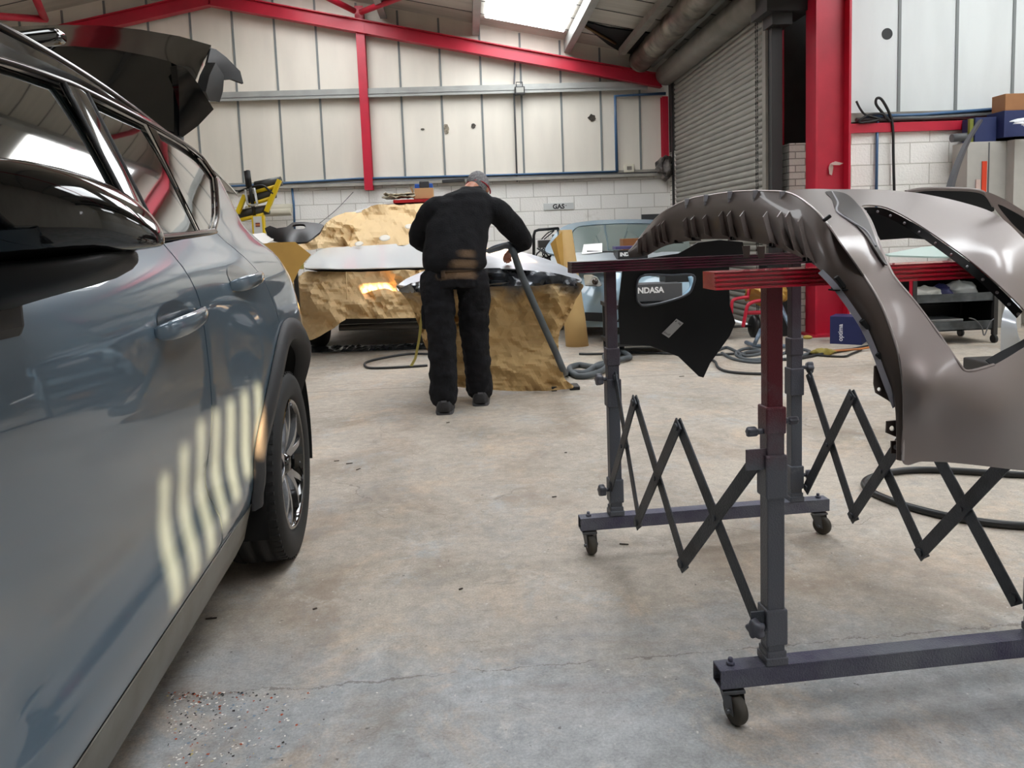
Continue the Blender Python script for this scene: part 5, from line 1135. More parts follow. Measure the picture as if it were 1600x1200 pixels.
bps = [(880, 424), (915, 427), (960, 426), (1000, 429), (1085, 433), (1090, 470), (1085, 512), (1000, 512), (940, 511), (905, 509), (890, 490), (884, 455)]
sheet('front_bumper', [M_PALE], SV, bps, [(880, 424, 8.65), (960, 426, 8.30), (1085, 433, 8.33), (1090, 470, 8.25), (1000, 512, 8.22), (905, 509, 8.30), (890, 480, 8.45), (950, 470, 8.20)], step=8, th=.01)
hls = [(913, 431), (925, 430), (934, 434), (941, 446), (938, 448), (915, 447)]
hl = sheet('headlight', [pbr('clear lamp lens', 'C8CBC8', .06, .4, 1.0)], SV, hls, [(913, 431, 8.30), (934, 434, 8.22), (941, 446, 8.18), (915, 447, 8.24)], step=4, sm=False, th=.03, off=1)
m = MB(); m.ell(atY(930, 440, 8.16), (.035, .02, .035), 14, 10); m.build('bulb_lens', M_CHROME, hl)
sheet('lower_grille', [M_MBLK], SV, [(914, 488), (950, 489), (1080, 490), (1080, 505), (950, 503), (914, 501)], [(914, 488, 8.2), (1080, 490, 8.16), (1080, 505, 8.16), (914, 501, 8.2)], step=10, sm=False, th=.01)
m = MB(); a_, b_ = atY(917, 393, 8.98), atY(1002, 391, 8.95); m.tube([a_, a_.lerp(b_, .5) + Vector((0, 0, -.012)), b_], .012, 6); m.build('wiper', M_BLACK, SV)
sheet('paper_in_windscreen', [pbr('white notice paper', 'EDEDEA', .6)], SV, [(912, 382), (941, 380), (941, 394), (909, 397)], [(912, 382, 9.12), (941, 380, 9.14), (941, 394, 8.94), (909, 397, 8.94)], step=10, sm=False, th=.003)
for x in (1.22, 2.6):
    m = MB(); m.lathe([(0, -.09), (.2, -.09), (.26, -.09), (.30, -.06), (.30, .06), (.26, .09), (0, .09)], (x, 9.05, .30), (1, 0, 0), 32); m.build('wheel', M_TREAD, SV)
m = MB(); m.bx(1.25, 2.70, 8.65, 11.2, .30, .85); m.bx(1.3, 2.6, 10.3, 11.6, .6, 1.22); m.build('bodyshell', M_MBLK, SV)
# black-framed machine against the wall
MC = thing('portable_machine', 'black tube-framed machine on the floor between the person and paper roll', 'machine', (1.0, 9.6, 0))
m = MB(); m.tube([atY(u, v, 9.6) for u, v in ((834, 400), (834, 368), (836, 361), (842, 359), (872, 357))] + [atY(872, 357, 9.9), atY(873, 400, 9.9)], .018, 8); m.build('tube_frame', M_BLACK, MC)
m = MB(); a_ = atY(853, 381, 9.7); m.box(a_, (.20, .2, .10)); m.build('battery_box', M_LAMPG, MC, bevel=.01)
for k in range(6):
    m = MB(); m.tube(spline([atY(838 + random.uniform(0, 26), 388, 9.55) , atY(836 + random.uniform(0, 30), 398, 9.45), atY(838 + random.uniform(0, 24), 408, 9.5)], 5), .009, 6); m.build('cable', M_CABLE, MC)
for s in (0, 1):
    m = MB(); m.tube(spline([atY(846 + 4 * s, 374, 9.6), atY(856 + 6 * s, 364, 9.6), atY(866, 360, 9.6)], 5), .008, 6); m.build('cable', M_CABLE, MC)
m = MB(); m.bx(a_.x - .17, a_.x + .17, 9.5, 9.9, 0, .95); m.build('cabinet', pbr('off-white housing', 'BDBBB5', .5), MC, bevel=.02)
# cartons on the pale car and in front of it
def carton(name, label, u0, v0, u1, v1, Y, dep, col, txt=None, tcol='E8E8E8', grp=None, th=None, sup=False):
    a_, b_ = atY(u0, v1, Y), atY(u1, v0, Y); m = MB(); m.bx(a_.x, b_.x, Y, Y + dep, a_.z, b_.z)
    o = m.build(name, pbr(name + ' card', col, .55), bevel=.003); rebase(o, ((a_.x + b_.x) / 2, Y + dep / 2, a_.z)); tag(o, label, 'box', grp)
    if txt: text_mesh('lettering', txt, pbr('white print', tcol, .6), o, (a_.x + txt_dx * (b_.x - a_.x), Y - .002, a_.z + txt_dz * (b_.z - a_.z)), (1, 0, 0), (0, 0, 1), th, bold=.003)
    return o
txt_dx, txt_dz = .06, .35
carton('abrasive_box', 'black box reading INDASA on the pale car bonnet', 966, 390, 1012, 405, 8.62, .28, '17171A', 'INDASA', th=.058)
carton('brown_box', 'open brown box on the pale car bonnet behind the black box', 974, 372, 1004, 391, 8.95, .2, '8E5A30')
carton('purple_packet', 'flat purple packet lying on the black INDASA box', 962, 384, 992, 390, 8.66, .2, '4A4272')
txt_dx, txt_dz = .02, .5
ib = carton('abrasive_box', 'dark grey box reading INDASA seen through the black panel opening', 992, 442, 1066, 472, 7.3, .3, '4A4B4E', 'INDASA', th=.078)
carton('vent_box', 'black slotted box behind the black panel opening, right of the grey box', 1040, 428, 1082, 442, 7.5, .25, '1B1C1E')
tr = thing('low_trolley', 'dark low trolley under the grey INDASA box', 'trolley', (1.75, 7.45, 0)); m = MB(); z_ = atY(1030, 473, 7.3).z
m.bx(1.36, 2.02, 7.2, 7.8, z_ - .04, z_); m.build('shelf', M_DARK, tr)
m = MB(); m.bx(1.36, 2.02, 7.2, 7.8, .10, .14); m.build('shelf', M_DARK, tr)
for x in (1.39, 1.99):
    for y in (7.23, 7.77): m = MB(); m.bx(x - .015, x + .015, y - .015, y + .015, .03, z_ - .04); m.build('leg', M_DARK, tr); m = MB(); m.cyl((x - .012, y, .03), (x + .012, y, .03), .03, n=14); m.build('castor', M_BLACK, tr)
m = MB(); m.bx(1.62, 1.84, 7.24, 7.4, .14, .20); o = m.build('sanding_block', pbr('orange brown block', '9A6A2A', .6), bevel=.01); tag(rebase(o, (1.7, 7.3, .14)), 'orange-brown block on the lower shelf of the low trolley', 'block')
m = MB(); m.bx(1.90, 2.02, 7.45, 7.55, z_ , z_ + .20); 
m = MB(); m.tube(spline([atY(1078, 432, 7.45), atY(1080, 448, 7.45), atY(1074, 458, 7.42), atY(1066, 464, 7.4)], 5), .02, 8); o = m.build('blue_strip', pbr('pale blue plastic', '8FB4CC', .4)); tag(rebase(o, atY(1070, 462, 7.42)), 'pale blue curved strip beside the grey INDASA box', 'strip')
m = MB(); a_, b_ = atY(1003, 352, 12.0), atY(1034, 334, 12.0); m.bx(a_.x, b_.x, 12.0, 12.04, 0, b_.z); o = m.build('framed_board', pbr('dark grey frame', '3E4042', .5)); tag(rebase(o, (a_.x, 12.02, 0)), 'dark framed board standing behind the rack left end', 'board')
m = MB(); rows = []
for i in range(40):
    t = i / 39; base = [atZ(lerp(478, 668, t), lerp(552, 546, t) - 9 * j / 6, 0) for j in range(7)]
    rows.append([p + Vector((0, 0, .006 + .05 * abs(noise.noise(Vector((i * .55, j * .9, 3)))) * (1 if 0 < j < 6 else .1))) for j, p in enumerate(base)])
m.grid(rows, smooth=False); o = m.build('plastic_film', pbr('crumpled dark film', '4B4E52', .25, .3), solid=.002); tag(rebase(o, atZ(570, 546, 0)), 'crumpled dark plastic film on the floor under the masked car front', 'film')
# ================================================================== PIPES, BOXES AND FITTINGS ON THE WALLS
M_BLUE = pbr('blue plastic pipe', '43668C', .35); M_CON = pbr('grey conduit', '5E6062', .5)
def pipe(name, label, pts, r, mat, cat='pipe', grp=None, n=8, sp=0, closed=False):
    P = [Vector(p) for p in pts]; m = MB(); m.tube(spline(P, sp, closed) if sp else P, r, n, closed=closed)
    o = m.build(name, mat); return tag(rebase(o, P[0]), label, cat, grp)
yw = 12.56
pipe('air_pipe', 'long blue air pipe running along the back wall just above the ledge', [(-8.9, yw, 2.27)] + [atY(u, v, yw) for u, v in ((345, 292), (560, 279), (760, 274), (965, 268))], .017, M_BLUE)
pipe('air_pipe', 'blue air pipe rising up the back wall and turning toward the shutter', [atY(964, 268, yw)] + [atY(u, v, yw) for u, v in ((961, 150),)] + [atY(1040, 146, yw)], .026, M_BLUE)
pipe('conduit', 'dark conduit on the back wall ledge below the long blue pipe', [(-8.9, yw - .02, 2.215)] + [atY(u, v, yw - .02) for u, v in ((345, 299), (560, 285), (760, 279), (1026, 270))], .020, M_CON, 'conduit')
pipe('conduit', 'thin grey conduit dropping from the floodlight down the back wall', [atY(805, 90, yw), atY(803, 140, yw), atY(808, 284, yw)], .014, M_CON, 'conduit')
pipe('drop_pipe', 'thin blue pipe dropping down the white blocks right of the yellow lamp', [atY(456, 292, yw)] + [atY(u, v, yw) for u, v in ((459, 320), (461, 375))], .018, M_BLUE)
pipe('cord', 'thin slack cord hanging diagonally on the block wall above the masked car', [atY(552, 300, yw), atY(525, 328, yw), atY(498, 350, yw)], .005, M_CON, 'cord', sp=5)
fl = thing('floodlight', 'small floodlight hung under the grey rail on the back wall', 'light', atY(812, 142, 12.45))
p = atY(812, 142, 12.42); m = MB(); m.box(p, (.16, .10, .13)); h = m.build('housing', M_DARK, fl, bevel=.01); m = MB(); m.box(p + Vector((0, -.052, .005)), (.12, .006, .08)); m.build('lens', pbr('dull lens', '9A9A92', .3), h)
m = MB(); m.tube([p + Vector((-.05, .02, .06)), p + Vector((-.05, .02, .14)), p + Vector((.05, .02, .14)), p + Vector((.05, .02, .06))], .008, 6); m.build('bracket', M_DARK, fl)
jb = thing('junction_box', 'cream electrical box fixed low on the back wall cladding', 'electrical box', atY(982, 271, 12.6)); p = atY(982.5, 263, 12.58)
m = MB(); m.box(p, (.17, .08, .14)); c_ = m.build('case', pbr('cream plastic', 'D8D2C0', .5), jb, bevel=.01); m = MB(); m.box(p + Vector((0, -.042, 0)), (.08, .006, .06)); m.build('grille_plate', M_DIRTY, c_)
# torn sooty bag on the corner bracket
q = atY(1039, 262, 12.35); m = MB()
m.ell(q, (.13, .10, .18), 26, 20); M_BAG = pbr('sooty crumpled sheet', '77706A', .6, var=.6, vscale=9, col2='241F1C')
o = m.build('torn_bag', M_BAG, subd=1, disp=crease(.07, 9, 2.2)); tag(rebase(o, q), 'sooty crumpled bag fixed at the corner beside the roller shutter', 'bag')
# marks knocked through the cladding
for i, (u, v, rx, rz, lb) in enumerate(((660.5, 202, .035, .02, 'small chipped hole in the cladding, lowest and leftmost of three'), (697, 202, .05, .085, 'large chipped hole in the cladding above the person'), (740, 197, .04, .05, 'round chipped hole in the cladding, rightmost of three'), (925, 184, .075, .06, 'torn dark hole in the cladding left of the blue pipe loop'))):
    p = atY(u, v, 12.635); m = MB(); n_ = 18
    m.add([p + Vector((rx * math.cos(2 * PI * k / n_) * random.uniform(.7, 1.1), -.004, rz * math.sin(2 * PI * k / n_) * random.uniform(.7, 1.1))) for k in range(n_)], [tuple(range(n_))])
    o = m.build('wall_hole', pbr('exposed board %d' % i, ('6A6358', 'A39884', '5E5850', '4E463C')[i], .8, var=.7, vscale=30), solid=.006); tag(rebase(o, p), lb, 'hole')
# galvanised duct above the shutter, black patch painting the dark of a roof hole
dct = MB(); c0_ = Vector((2.88, 12.2, 3.93)); c1_ = Vector((2.88, -2.0, 3.93))
prof = []
for k in range(15): prof += [(.175, k * .95), (.175, k * .95 + .90), (.185, k * .95 + .91), (.185, k * .95 + .94)]
dct.lathe(prof, c0_, (0, -1, 0), 28); dct.cyl(c0_ + Vector((0, .04, 0)), c0_ + Vector((0, 0, 0)), .19, .19, 28)
o = dct.build('air_duct', pbr('dirty galvanised duct', '8F877B', .4, .6, var=.5, vscale=4, col2='4A433B')); tag(rebase(o, c0_), 'long round galvanised duct hanging along the roof above the roller shutter', 'duct')
m = MB(); m.bx(2.50, 2.60, -2, 12.1, 3.98, 4.08); o = m.build('cable_tray', M_DIRTY); tag(rebase(o, (2.6, 12.1, 3.98)), 'grey cable tray running beside the round duct', 'tray')
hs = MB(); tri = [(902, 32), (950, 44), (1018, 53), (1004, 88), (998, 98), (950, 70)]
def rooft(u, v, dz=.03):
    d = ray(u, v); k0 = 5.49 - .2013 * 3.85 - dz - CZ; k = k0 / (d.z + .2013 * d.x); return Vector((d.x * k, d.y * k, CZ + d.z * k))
hs.prism([rooft(u, v) for u, v in tri], (0, 0, .02)); o = hs.build('roof_void', pbr('black patch for the dark roof hole', '08080A', .9)); struct(o)
pipe('roof_edge_trim', 'thin rusty edge strip of the broken roof lining above the red rafter', [rooft(905, 36, .05), rooft(962, 68, .05)], .02, pbr('rusty timber', '6E5332', .8), 'trim')
# pieces at the bay wall
yb = BY - .03
pipe('air_pipe', 'blue air pipe along the right-hand wall above the red strip', [atY(u, v, yb) for u, v in ((1352, 182), (1440, 179), (1560, 170))], .018, M_BLUE)
pipe('conduit', 'dark conduit along the right-hand wall under the blue pipe', [atY(u, v, yb) for u, v in ((1338, 187), (1450, 184), (1600, 176))], .022, M_CON, 'conduit')
pipe('drop_pipe', 'blue vertical pipe down the white right-hand wall beside the red column', [atY(1371, 190, yb), atY(1370, 240, yb), atY(1369, 330, yb)], .016, M_BLUE)
pipe('cable_loop', 'black cable looped over the conduit and hanging down the right-hand wall', [atY(u, v, yb - .03) for u, v in ((1398, 330), (1396, 250), (1395, 200), (1390, 178), (1378, 156), (1370, 154), (1369, 163), (1378, 175), (1391, 190))], .015, M_CABLE, 'cable', sp=6)
pipe('cable_loop', 'tangled black cable on the conduit right beside the red column', [atY(u, v, yb - .04) for u, v in ((1338, 158), (1344, 170), (1352, 179), (1366, 183), (1374, 186), (1360, 190), (1342, 191), (1356, 180), (1378, 178), (1384, 186))], .012, M_CABLE, 'cable', sp=6)
# paper flap peeling off the red column
pf = MB(); p = [atY(u, v, 7.985) for u, v in ((1297, 256), (1302, 253), (1302, 262), (1300, 274), (1296, 272), (1295, 262))]; pf.prism(p, (0, .004, 0)); pf.prism([atY(u, v, 7.96) for u, v in ((1299, 256), (1305, 252), (1318, 255), (1312, 258), (1303, 258))], (0, .004, .0))
o = pf.build('paper_scrap', pbr('torn pinkish paper', 'C4A79E', .7)); tag(rebase(o, p[0]), 'torn scrap of paper peeling from the red column', 'paper')
for (u, v, r) in ((1327, 446, .06),):
    m = MB(); p = atY(u, v, 7.95); m.lathe([(0, 0), (r, 0), (r * 1.05, -.02), (r * .6, -.05), (0, -.05)], p, (0, 1, 0), 20); o = m.build('socket', pbr('dirty brown fitting', '5E3530', .6)); tag(rebase(o, p), 'round brown fitting low on the red column', 'fitting')
# grey lockers with boxes on top
M_LOCK = pbr('grey painted steel locker', 'B4B1AA', .45, var=.12, vscale=4)
LK = thing('steel_cabinet', 'grey steel cabinet standing against the right-hand wall', 'cabinet', (5.5, 8.0, 0))
y0 = 7.98; a_, b_ = atY(1512, 222, y0), atY(1551, 212, y0)
m = MB(); zt = a_.z; m.bx(a_.x, a_.x + .44, y0, 8.24, 0, zt); m.build('cabinet_body', M_LOCK, LK, bevel=.006)
m = MB(); m.bx(a_.x + .235, a_.x + .245, y0 - .008, y0 + .01, .05, zt - .01); m.build('door_gap', M_CON, LK)
m = MB(); p0_, p1_ = atY(1535, 252, y0 - .01), atY(1541, 300, y0 - .01); m.bx(p0_.x, p1_.x, y0 - .012, y0 - .002, p1_.z - .35, p0_.z); m.build('orange_strip', pbr('orange strip', 'D8401E', .5), LK)
m = MB(); m.box(atY(1528, 290, y0 - .01), (.05, .012, .13)); m.build('handle_plate', pbr('pale pink paper', 'C9AFA5', .5), LK)
OC = thing('open_cabinet', 'open grey cabinet with shelves right of the steel cabinet', 'cabinet', (5.9, 8.0, 0)); xo = a_.x + .44
m = MB(); m.bx(xo, xo + .13, y0 - .12, 8.24, 0, zt + .03); m.bx(xo + 1.0, xo + 1.04, y0 - .12, 8.24, 0, zt + .03); m.bx(xo, xo + 1.04, 8.2, 8.24, 0, zt + .03); m.bx(xo, xo + 1.04, y0 - .12, 8.24, zt - .0, zt + .03); m.build('cabinet_body', M_LOCK, OC)
for z in (.3, .75, 1.2, 1.62): m = MB(); m.bx(xo + .13, xo + 1.0, y0 - .1, 8.2, z - .015, z + .015); m.build('shelf', M_LOCK, OC)
for i, (z, x, hgt, c, lb) in enumerate(((1.635, .16, .22, '7E8CA0', 'pale blue tin on the top shelf of the open cabinet'), (1.215, .16, .25, '4E4A50', 'dark tin on the middle shelf of the open cabinet'), (1.635, .36, .2, '3E5C8C', 'blue tin on the top shelf, right of the pale tin'))):
    m = MB(); m.lathe([(0, 0), (.075, 0), (.075, hgt), (.07, hgt + .004), (0, hgt)], (xo + x + .08, 8.04, z), (0, 0, 1), 24); o = m.build('paint_tin', pbr('tin %d' % i, c, .35, .3)); tag(rebase(o, (xo + x + .08, 8.04, z)), lb, 'tin')
def crate(name, label, x0, x1, ya, yb_, z0, z1, col, cat='box'):
    m = MB(); m.bx(x0, x1, ya, yb_, z0, z1); o = m.build(name, pbr(name + ' ' + col, col, .6, var=.1, vscale=6), bevel=.004); return tag(rebase(o, ((x0 + x1) / 2, (ya + yb_) / 2, z0)), label, cat)
bz = zt + .032
crate('blue_box', 'dark blue box on the steel cabinet with an olive side', a_.x + .10, a_.x + .34, y0 + .03, 8.23, bz - .03, bz + .23, '232F5C')
crate('olive_box', 'thin olive green box at the left of the dark blue box', a_.x + .055, a_.x + .098, y0 + .05, y0 + .09, bz - .03, bz + .22, '7C8230')
crate('blue_box', 'larger dark blue box on top of the open cabinet', xo - .08, xo + .80, y0 - .06, 8.2, bz, bz + .28, '202C5A')
crate('brown_box', 'brown cardboard box topmost on the larger dark blue box', xo - .06, xo + .7, y0 - .04, 8.15, bz + .282, bz + .46, '9A6A42')
wc = [(1578, 191), (1586, 188), (1596, 193), (1606, 200), (1606, 216), (1598, 213), (1591, 205), (1581, 204)]
o = sheet('white_cloth', [pbr('white cloth', 'E4E7EA', .9)], None, wc, [(p[0], p[1], 7.84) for p in wc[:5]], step=2.5, th=.006, bump=crumple(.03, .014, 9, 18, 3.0)); tag(rebase(o, atY(1590, 200, 7.84)), 'white cloth hanging in front of the larger dark blue box', 'cloth')
# curved dark trim leaning on the cabinet
tp = spline([atY(1480, 330, 7.72), atY(1484, 296, 7.74), atY(1494, 262, 7.77), (atY(1511, 222, 7.82)), atY(1532, 188, 7.86)], 8); m = MB()
m.grid([[p + Vector((-.055 * (1 - .55 * i / len(tp)), 0, 0)) for i, p in enumerate(tp)], [p + Vector((0, -.02, .01)) for p in tp], [p + Vector((.055 * (1 - .55 * i / len(tp)), 0, 0)) for i, p in enumerate(tp)]]); o = m.build('curved_trim', pbr('dark grey plastic trim', '4E4E52', .4), solid=.006); tag(rebase(o, tp[0]), 'long curved dark grey car trim leaning against the grey cabinet', 'car part')
m = MB(); m.cyl(atY(1487, 216, 8.1), atY(1530, 212, 8.1), .045, n=14); o = m.build('grey_tube', M_CON); tag(rebase(o, atY(1487, 216, 8.1)), 'short dark grey tube on the wall behind the curved trim', 'tube')
# steel trolley with bags
TR = thing('tool_trolley', 'dark steel trolley with two shelves seen through the bumper opening', 'trolley', (4.9, 7.2, 0))
ty = 7.0; tl, trr = atY(1428, 466, ty), atY(1555, 458, ty); z1 = (tl.z + trr.z) / 2; z2 = atY(1490, 506, ty).z; x0, x1 = tl.x, trr.x
M_TRO = pbr('scuffed dark steel', '3B3E40', .4, .4, var=.4, vscale=8, col2='5A5F62')
for z in (z1, z2):
    m = MB(); m.bx(x0, x1, ty, ty + .5, z - .07, z - .06); m.bx(x0, x1, ty, ty + .01, z - .07, z + .02); m.bx(x0, x1, ty + .49, ty + .5, z - .07, z + .02); m.build('shelf', M_TRO, TR)
for x in (x0, x1):
    for y in (ty, ty + .5):
        m = MB(); m.bx(x - .02, x + .02, y - .02, y + .02, .08, z1 + .27); m.build('leg', M_DARK, TR); m = MB(); m.cyl((x - .015, y, .04), (x + .015, y, .04), .04, n=16); m.build('castor', M_BLACK, TR)
m = MB(); m.bx(x0 - .02, x1 + .02, ty - .02, ty + .52, z1 + .27, z1 + .30); m.build('top_shelf', M_DARK, TR)
m = MB(); m.bx(x0 - .03, x0, ty - .01, ty + .03, .1, z1 + .28); m.build('red_upright', M_RED, TR); m = MB(); m.bx(x0, x1, ty + .50, ty + .52, .12, z1 + .27); m.bx(x1 + .0, x1 + .02, ty, ty + .5, .12, z1 + .27); m.build('back_panel', M_BLACK, TR)
for i, (u, v, rx, c, lb) in enumerate(((1448, 452, .14, 'CFCFC8', 'crumpled white paper on the trolley upper shelf, leftmost'), (1500, 448, .17, 'A9ABA9', 'clear crumpled plastic bag on the trolley upper shelf'), (1472, 446, .09, '3A3A66', 'dark blue packet on the trolley upper shelf'))):
    p = atY(u, v, ty + .2); p.z = z1 - .058 + (.07, .09, .075)[i]; m = MB(); m.ell(p, (rx, .12, (.07, .09, .075)[i]), 22, 16); o = m.build(('crumpled_paper', 'plastic_bag', 'packet')[i], pbr('wrap %d' % i, c, .35), subd=1, disp=crease(.028, 11, i * 3.0)); tag(rebase(o, p), lb, ('paper', 'bag', 'packet')[i])
for i, (dz, c) in enumerate(((0, '8E9092'), (.035, '6E7072'), (.07, 'A0A2A3'))):
    m = MB(); m.bx(x0 + .08, x0 + .08 + .52 - .03 * i, ty + .06, ty + .4, z2 - .058 + dz, z2 - .058 + dz + .028); o = m.build('metal_tray', pbr('tray steel %d' % i, c, .3, .6), bevel=.004); tag(rebase(o, (x0 + .3, ty + .2, z2 - .058 + dz)), ('lowest', 'middle', 'topmost')[i] + ' flat steel tray stacked on the lower trolley shelf', 'tray')
pipe('cable', 'thin cable draped over the front of the trolley lower shelf', [atY(u, v, ty - .03) for u, v in ((1514, 497), (1524, 500), (1534, 512), (1538, 524), (1546, 505), (1553, 498))], .006, M_CON, 'cable', sp=6)
# pale bumper end standing behind the opening
pb = sheet('bumper_end', [pbr('pale grey paint', 'B7BEC4', .25, .3, .9)], None, [(1566, 498), (1572, 478), (1584, 464), (1605, 460), (1660, 470), (1760, 500), (1770, 570), (1680, 575), (1600, 575), (1567, 570), (1564, 530)], [(1566, 498, 5.0), (1584, 464, 5.15), (1640, 470, 5.1), (1770, 560, 5.25), (1600, 575, 5.0), (1600, 510, 4.85), (1564, 530, 5.0)], [[(1588, 500), (1593, 482), (1605, 474), (1615, 500), (1608, 540), (1592, 528)]], step=6, th=.01)
sb = MB(); p = atY(1600, 572, 5.0); sb.bx(p.x - .14, p.x + .72, 4.97, 5.45, 0, p.z); o = sb.build('storage_crate', M_DARK, bevel=.01); tag(rebase(o, (p.x, 5.1, 0)), 'dark crate beneath the pale grey bumper end', 'crate')
tag(rebase(pb, p), 'pale grey car bumper end seen through the taupe bumper opening', 'bumper')
# mint sheet lying across the rack
mt = sheet('mint_sheet', [pbr('mint green sheet', 'BFD6CE', .3)], None, [(1383, 398), (1440, 387), (1470, 384), (1505, 391), (1535, 402), (1460, 402), (1390, 400)], [(1383, 398, 2.9), (1470, 384, 3.35), (1535, 402, 2.9), (1460, 402, 2.78)], step=10, sm=False, th=.006)
tag(rebase(mt, atY(1450, 396, 3.0)), 'mint green flat sheet lying across the far beam of the rack', 'sheet')
# blue cartons by the column
txt_dx, txt_dz = .30, .2
def opt(): 
    c0 = Vector((3.83, 7.42, 0)); m = MB(); rz = Matrix.Rotation(R(-38), 3, 'Z'); m.box(c0 + Vector((0, 0, .14)), (.30, .26, .28), rz); o = m.build('blue_carton', pbr('navy carton', '1B2556', .5), bevel=.003); tag(rebase(o, c0), 'navy blue carton on the floor at the foot of the red column', 'box')
    fr = rz @ Vector((1, 0, 0)); fn = rz @ Vector((0, -1, 0)); fl_ = rz @ Vector((-1, 0, 0)); bk = rz @ Vector((0, -1, 0))
    text_mesh('lettering', 'optima', pbr('white carton print', 'E4E6EE', .6), o, c0 + fn * .1315 + fr * -.03 + Vector((0, 0, .03)), (0, 0, 1), -fr, .062, bold=.001)
    m = MB(); m.box(c0 + fl_ * .151 + Vector((0, 0, .15)) + bk * .01, (.002, .06, .09), rz); m.build('carton_slot', M_INK, o)
opt()
crate('blue_carton', 'second navy carton partly behind the first, with a white label', 4.02, 4.24, 7.48, 7.68, 0, .19, '1B2556'); m = MB(); m.box((4.08, 7.478, .10), (.06, .002, .05)); m.build('label_patch', M_STICK, bpy.data.objects[bpy.data.objects[-1].name] if False else [o for o in COL.objects if o.name.startswith('blue_carton')][-1])
# red hand truck with tan bag, pale stand, dark doorway
HT = thing('hand_truck', 'red tubular hand truck with a dark wheel in front of the shutter', 'hand truck', (2.85, 8.1, 0)); Y_ = 8.0
m = MB(); m.tube(spline([atY(u, v, Y_) for u, v in ((1143, 490), (1144, 472), (1150, 467), (1170, 464))], 4), .018, 8); m.build('handle_bar', M_RED, HT)
m = MB(); m.tube(spline([atY(u, v, Y_ - .1) for u, v in ((1161, 511), (1165, 490), (1168, 478), (1174, 473), (1186, 470), (1220, 468))], 4), .020, 8); m.build('frame_tube', M_RED, HT)
m = MB(); m.tube([atY(1166, 489, Y_ - .05), atY(1195, 488, Y_), atY(1225, 487, Y_)], .022, 8); m.tube([atY(1172, 440, Y_ + .1), atY(1168, 468, Y_ + .05)], .018, 8); m.build('cross_bar', M_RED, HT)
for x in (2.80, 3.12):
    m = MB(); m.lathe([(0, -.04), (.07, -.04), (.10, -.035), (.125, -.02), (.125, .02), (.10, .035), (.07, .04), (0, .04)], (x, 8.12, .125), (1, 0, -.1), 28); m.build('wheel', M_BLACK, HT)
m = MB(); m.tube([(2.80, 8.12, .125), (3.12, 8.12, .125)], .015, 8); m.build('axle', M_DARK, HT)
bg = thing('rubbish_bag', 'crumpled golden-brown paper bag on the red hand truck', 'bag', atY(1190, 472, 8.1)); m = MB(); p = atY(1200, 452, 8.15)
m.ell(p, (.25, .18, .18), 34, 24); m.build('bag_body', pbr('golden brown paper', 'B98F45', .35, .1), bg, subd=1, disp=crease(.07, 6.5, 1.4))
DR = thing('dark_gap_block', 'black block in place of the dark doorway between hand truck and column', 'dark gap', (3.35, 8.2, 0)); m = MB(); m.prism([(3.28, 8.05, 0), (3.55, 8.05, 0), (3.59, 8.05, .80), (3.24, 8.05, .80)], (0, .25, 0)); m.build('gap_body', M_BLACK, DR, bevel=.02); m = MB(); m.bx(3.22, 3.61, 8.03, 8.32, .80, .84); m.build('gap_top', M_BLACK, DR, bevel=.01)  # black block put in for the shade of a dark doorway
PS_ = thing('pole_stand', 'grey-blue folding pole stand leaning in front of the dark doorway block', 'stand', (2.95, 7.3, 0)); M_PS = pbr('grey-blue steel', '5D6B7A', .4, .3)
for a, b_, ya, yb_ in (((1217, 470), (1240, 525), 7.5, 7.2), ((1237, 440), (1236, 500), 7.4, 7.35), ((1189, 515), (1179, 538), 7.3, 7.2)):
    m = MB(); m.tube([atY(a[0], a[1], ya), atY(b_[0], b_[1], yb_)], .02, 8); m.build('leg', M_PS, PS_)
m = MB(); a_ = atZ(1166, 535, .03); b_ = atZ(1182, 541, .03); c_ = atZ(1240, 541, .03); m.tube([a_, b_, c_], .022, 8); m.build('foot_bar', M_PS, PS_)
# ================================================================== CABLES AND HOSES ON THE FLOOR
def fl_pts(pts, z=.012): return [atZ(u, v, z) for u, v in pts]
pipe('cable_coil', 'tangled coil of grey cable on the floor behind the front rack leg', fl_pts([(1120, 548), (1135, 543), (1150, 549), (1165, 556), (1190, 552), (1180, 545), (1160, 546), (1150, 554), (1170, 562), (1195, 560), (1205, 553), (1188, 549), (1168, 550), (1156, 558), (1180, 563), (1230, 561), (1265, 551), (1248, 546), (1215, 555), (1190, 566), (1150, 562), (1128, 552)]), .016, M_HOSE, 'cable', sp=6)
pipe('floor_cable', 'black cable running across the floor toward the navy carton', fl_pts([(1225, 562), (1250, 560), (1290, 552), (1325, 547), (1355, 541), (1390, 535)]), .014, M_CABLE, 'cable', sp=6)
pipe('floor_cable', 'black cable loop on the floor left of the bumper bracket', fl_pts([(1262, 553), (1300, 548), (1345, 545), (1330, 553), (1318, 557), (1290, 556), (1270, 554)]), .010, M_CABLE, 'cable', sp=6)
pipe('orange_lead', 'thin orange lead lying on the floor cables beside the navy carton', fl_pts([(1290, 549), (1320, 547), (1345, 545), (1375, 540)], .03), .010, pbr('orange lead', 'B4703A', .5), 'cable', sp=6)
pipe('thin_hose', 'dark thin hose curving over the floor below the black panel tip', fl_pts([(1112, 562), (1118, 566), (1122, 574), (1135, 580), (1160, 583), (1190, 584), (1215, 583)]), .012, M_HOSEB, 'hose', sp=6)
pipe('thin_hose', 'thin dark hose loop on the floor left of the person', fl_pts([(668, 553), (640, 553), (605, 558), (575, 565), (570, 571), (580, 575), (620, 574), (668, 571)]), .012, M_HOSEB, 'hose', sp=6)
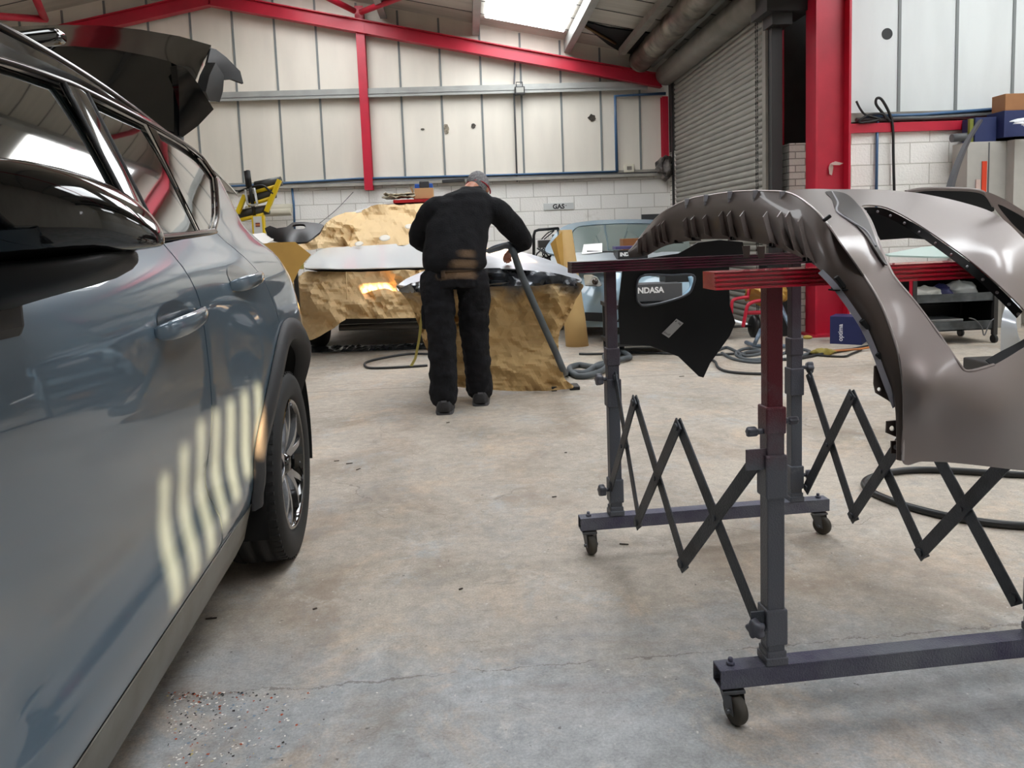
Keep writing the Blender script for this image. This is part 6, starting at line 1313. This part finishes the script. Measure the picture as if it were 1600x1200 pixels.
pipe('thin_hose', 'dark hose straight across the floor behind the rack', fl_pts([(905, 553), (930, 553), (1000, 551), (1060, 553), (1100, 555), (1180, 551), (1230, 552)]), .012, M_HOSEB, 'hose', sp=6)
pipe('rubber_hose', 'black rubber hose in a wide loop on the floor under the taupe bumper', fl_pts([(1720, 745), (1600, 742), (1500, 736), (1430, 734), (1380, 740), (1352, 752), (1358, 766), (1400, 785), (1460, 802), (1530, 815), (1610, 822), (1730, 822), (1830, 815), (1890, 790), (1850, 760), (1780, 748)], .016), .016, pbr('black rubber hose', '1D1E1F', .4), 'hose', sp=6)
m = MB(); p = atZ(1262, 527, .015); m.ell(p, (.05, .04, .025), 12, 8); o = m.build('yellow_cap', pbr('dull yellow', 'B9A04A', .6)); tag(rebase(o, p), 'small dull yellow cap on the floor left of the navy carton', 'cap')
m = MB(); p = atZ(1287, 549, .03); m.ell(p, (.13, .05, .03), 16, 10); o = m.build('leaf_scrap', pbr('olive scrap', '8A7B33', .7), subd=1, disp=crease(.02, 14)); tag(rebase(o, p), 'olive scrap lying among the floor cables', 'scrap')
# ================================================================== small litter on the floor
for u, v, a, ln in ((546, 724, .2, .05), (560, 733, .9, .04), (884, 707, -.1, .02), (866, 776, .1, .03), (975, 850, -.3, .05), (330, 966, .05, .05), (700, 660, .2, .03), (1065, 588, .0, .06), (720, 920, .5, .02), (492, 951, .5, .02), (526, 720, .1, .04)):
    p = atZ(u, v, .003); d = Vector((math.cos(a), math.sin(a), 0)); m = MB(); ln *= .7; m.bar(p - d * ln / 2, p + d * ln / 2, .005, .003, (0, 0, 1)); o = m.build('loose_scrap', pbr('litter', '3A2E28', .7) if 'litter' not in bpy.data.materials else bpy.data.materials['litter']); tag(rebase(o, p), 'small dark scrap lying loose on the concrete floor', 'debris', 'dark scraps on the floor')
ch = MB(); cols = ['B4532E', 'E9E6DE', '2C2A2A', '7F93A6', 'C9B77A']
for k in range(420):
    u = 262 + abs(random.gauss(0, 1)) * 95; v = 1082 + random.uniform(0, 1) ** 1.8 * 115
    p = atZ(u, v, .0015); s_ = random.uniform(.001, .0042); a = random.uniform(0, 6.28); d = Vector((math.cos(a), math.sin(a), 0)) * s_; e = Vector((-d.y, d.x, 0)) * random.uniform(.4, 1)
    ch.add([p - d - e, p + d - e * .6, p + d * .8 + e, p - d * .7 + e], [(0, 1, 2, 3)], random.choices(range(5), (3, 6, 4, 4, 1))[0])
o = ch.build('paint_chips', [pbr('chip ' + c, c, .7) for c in cols]); tag(rebase(o, atZ(330, 1130)), 'scatter of tiny coloured paint chips on the floor beside the blue-grey car', 'paint chips', kind='stuff')
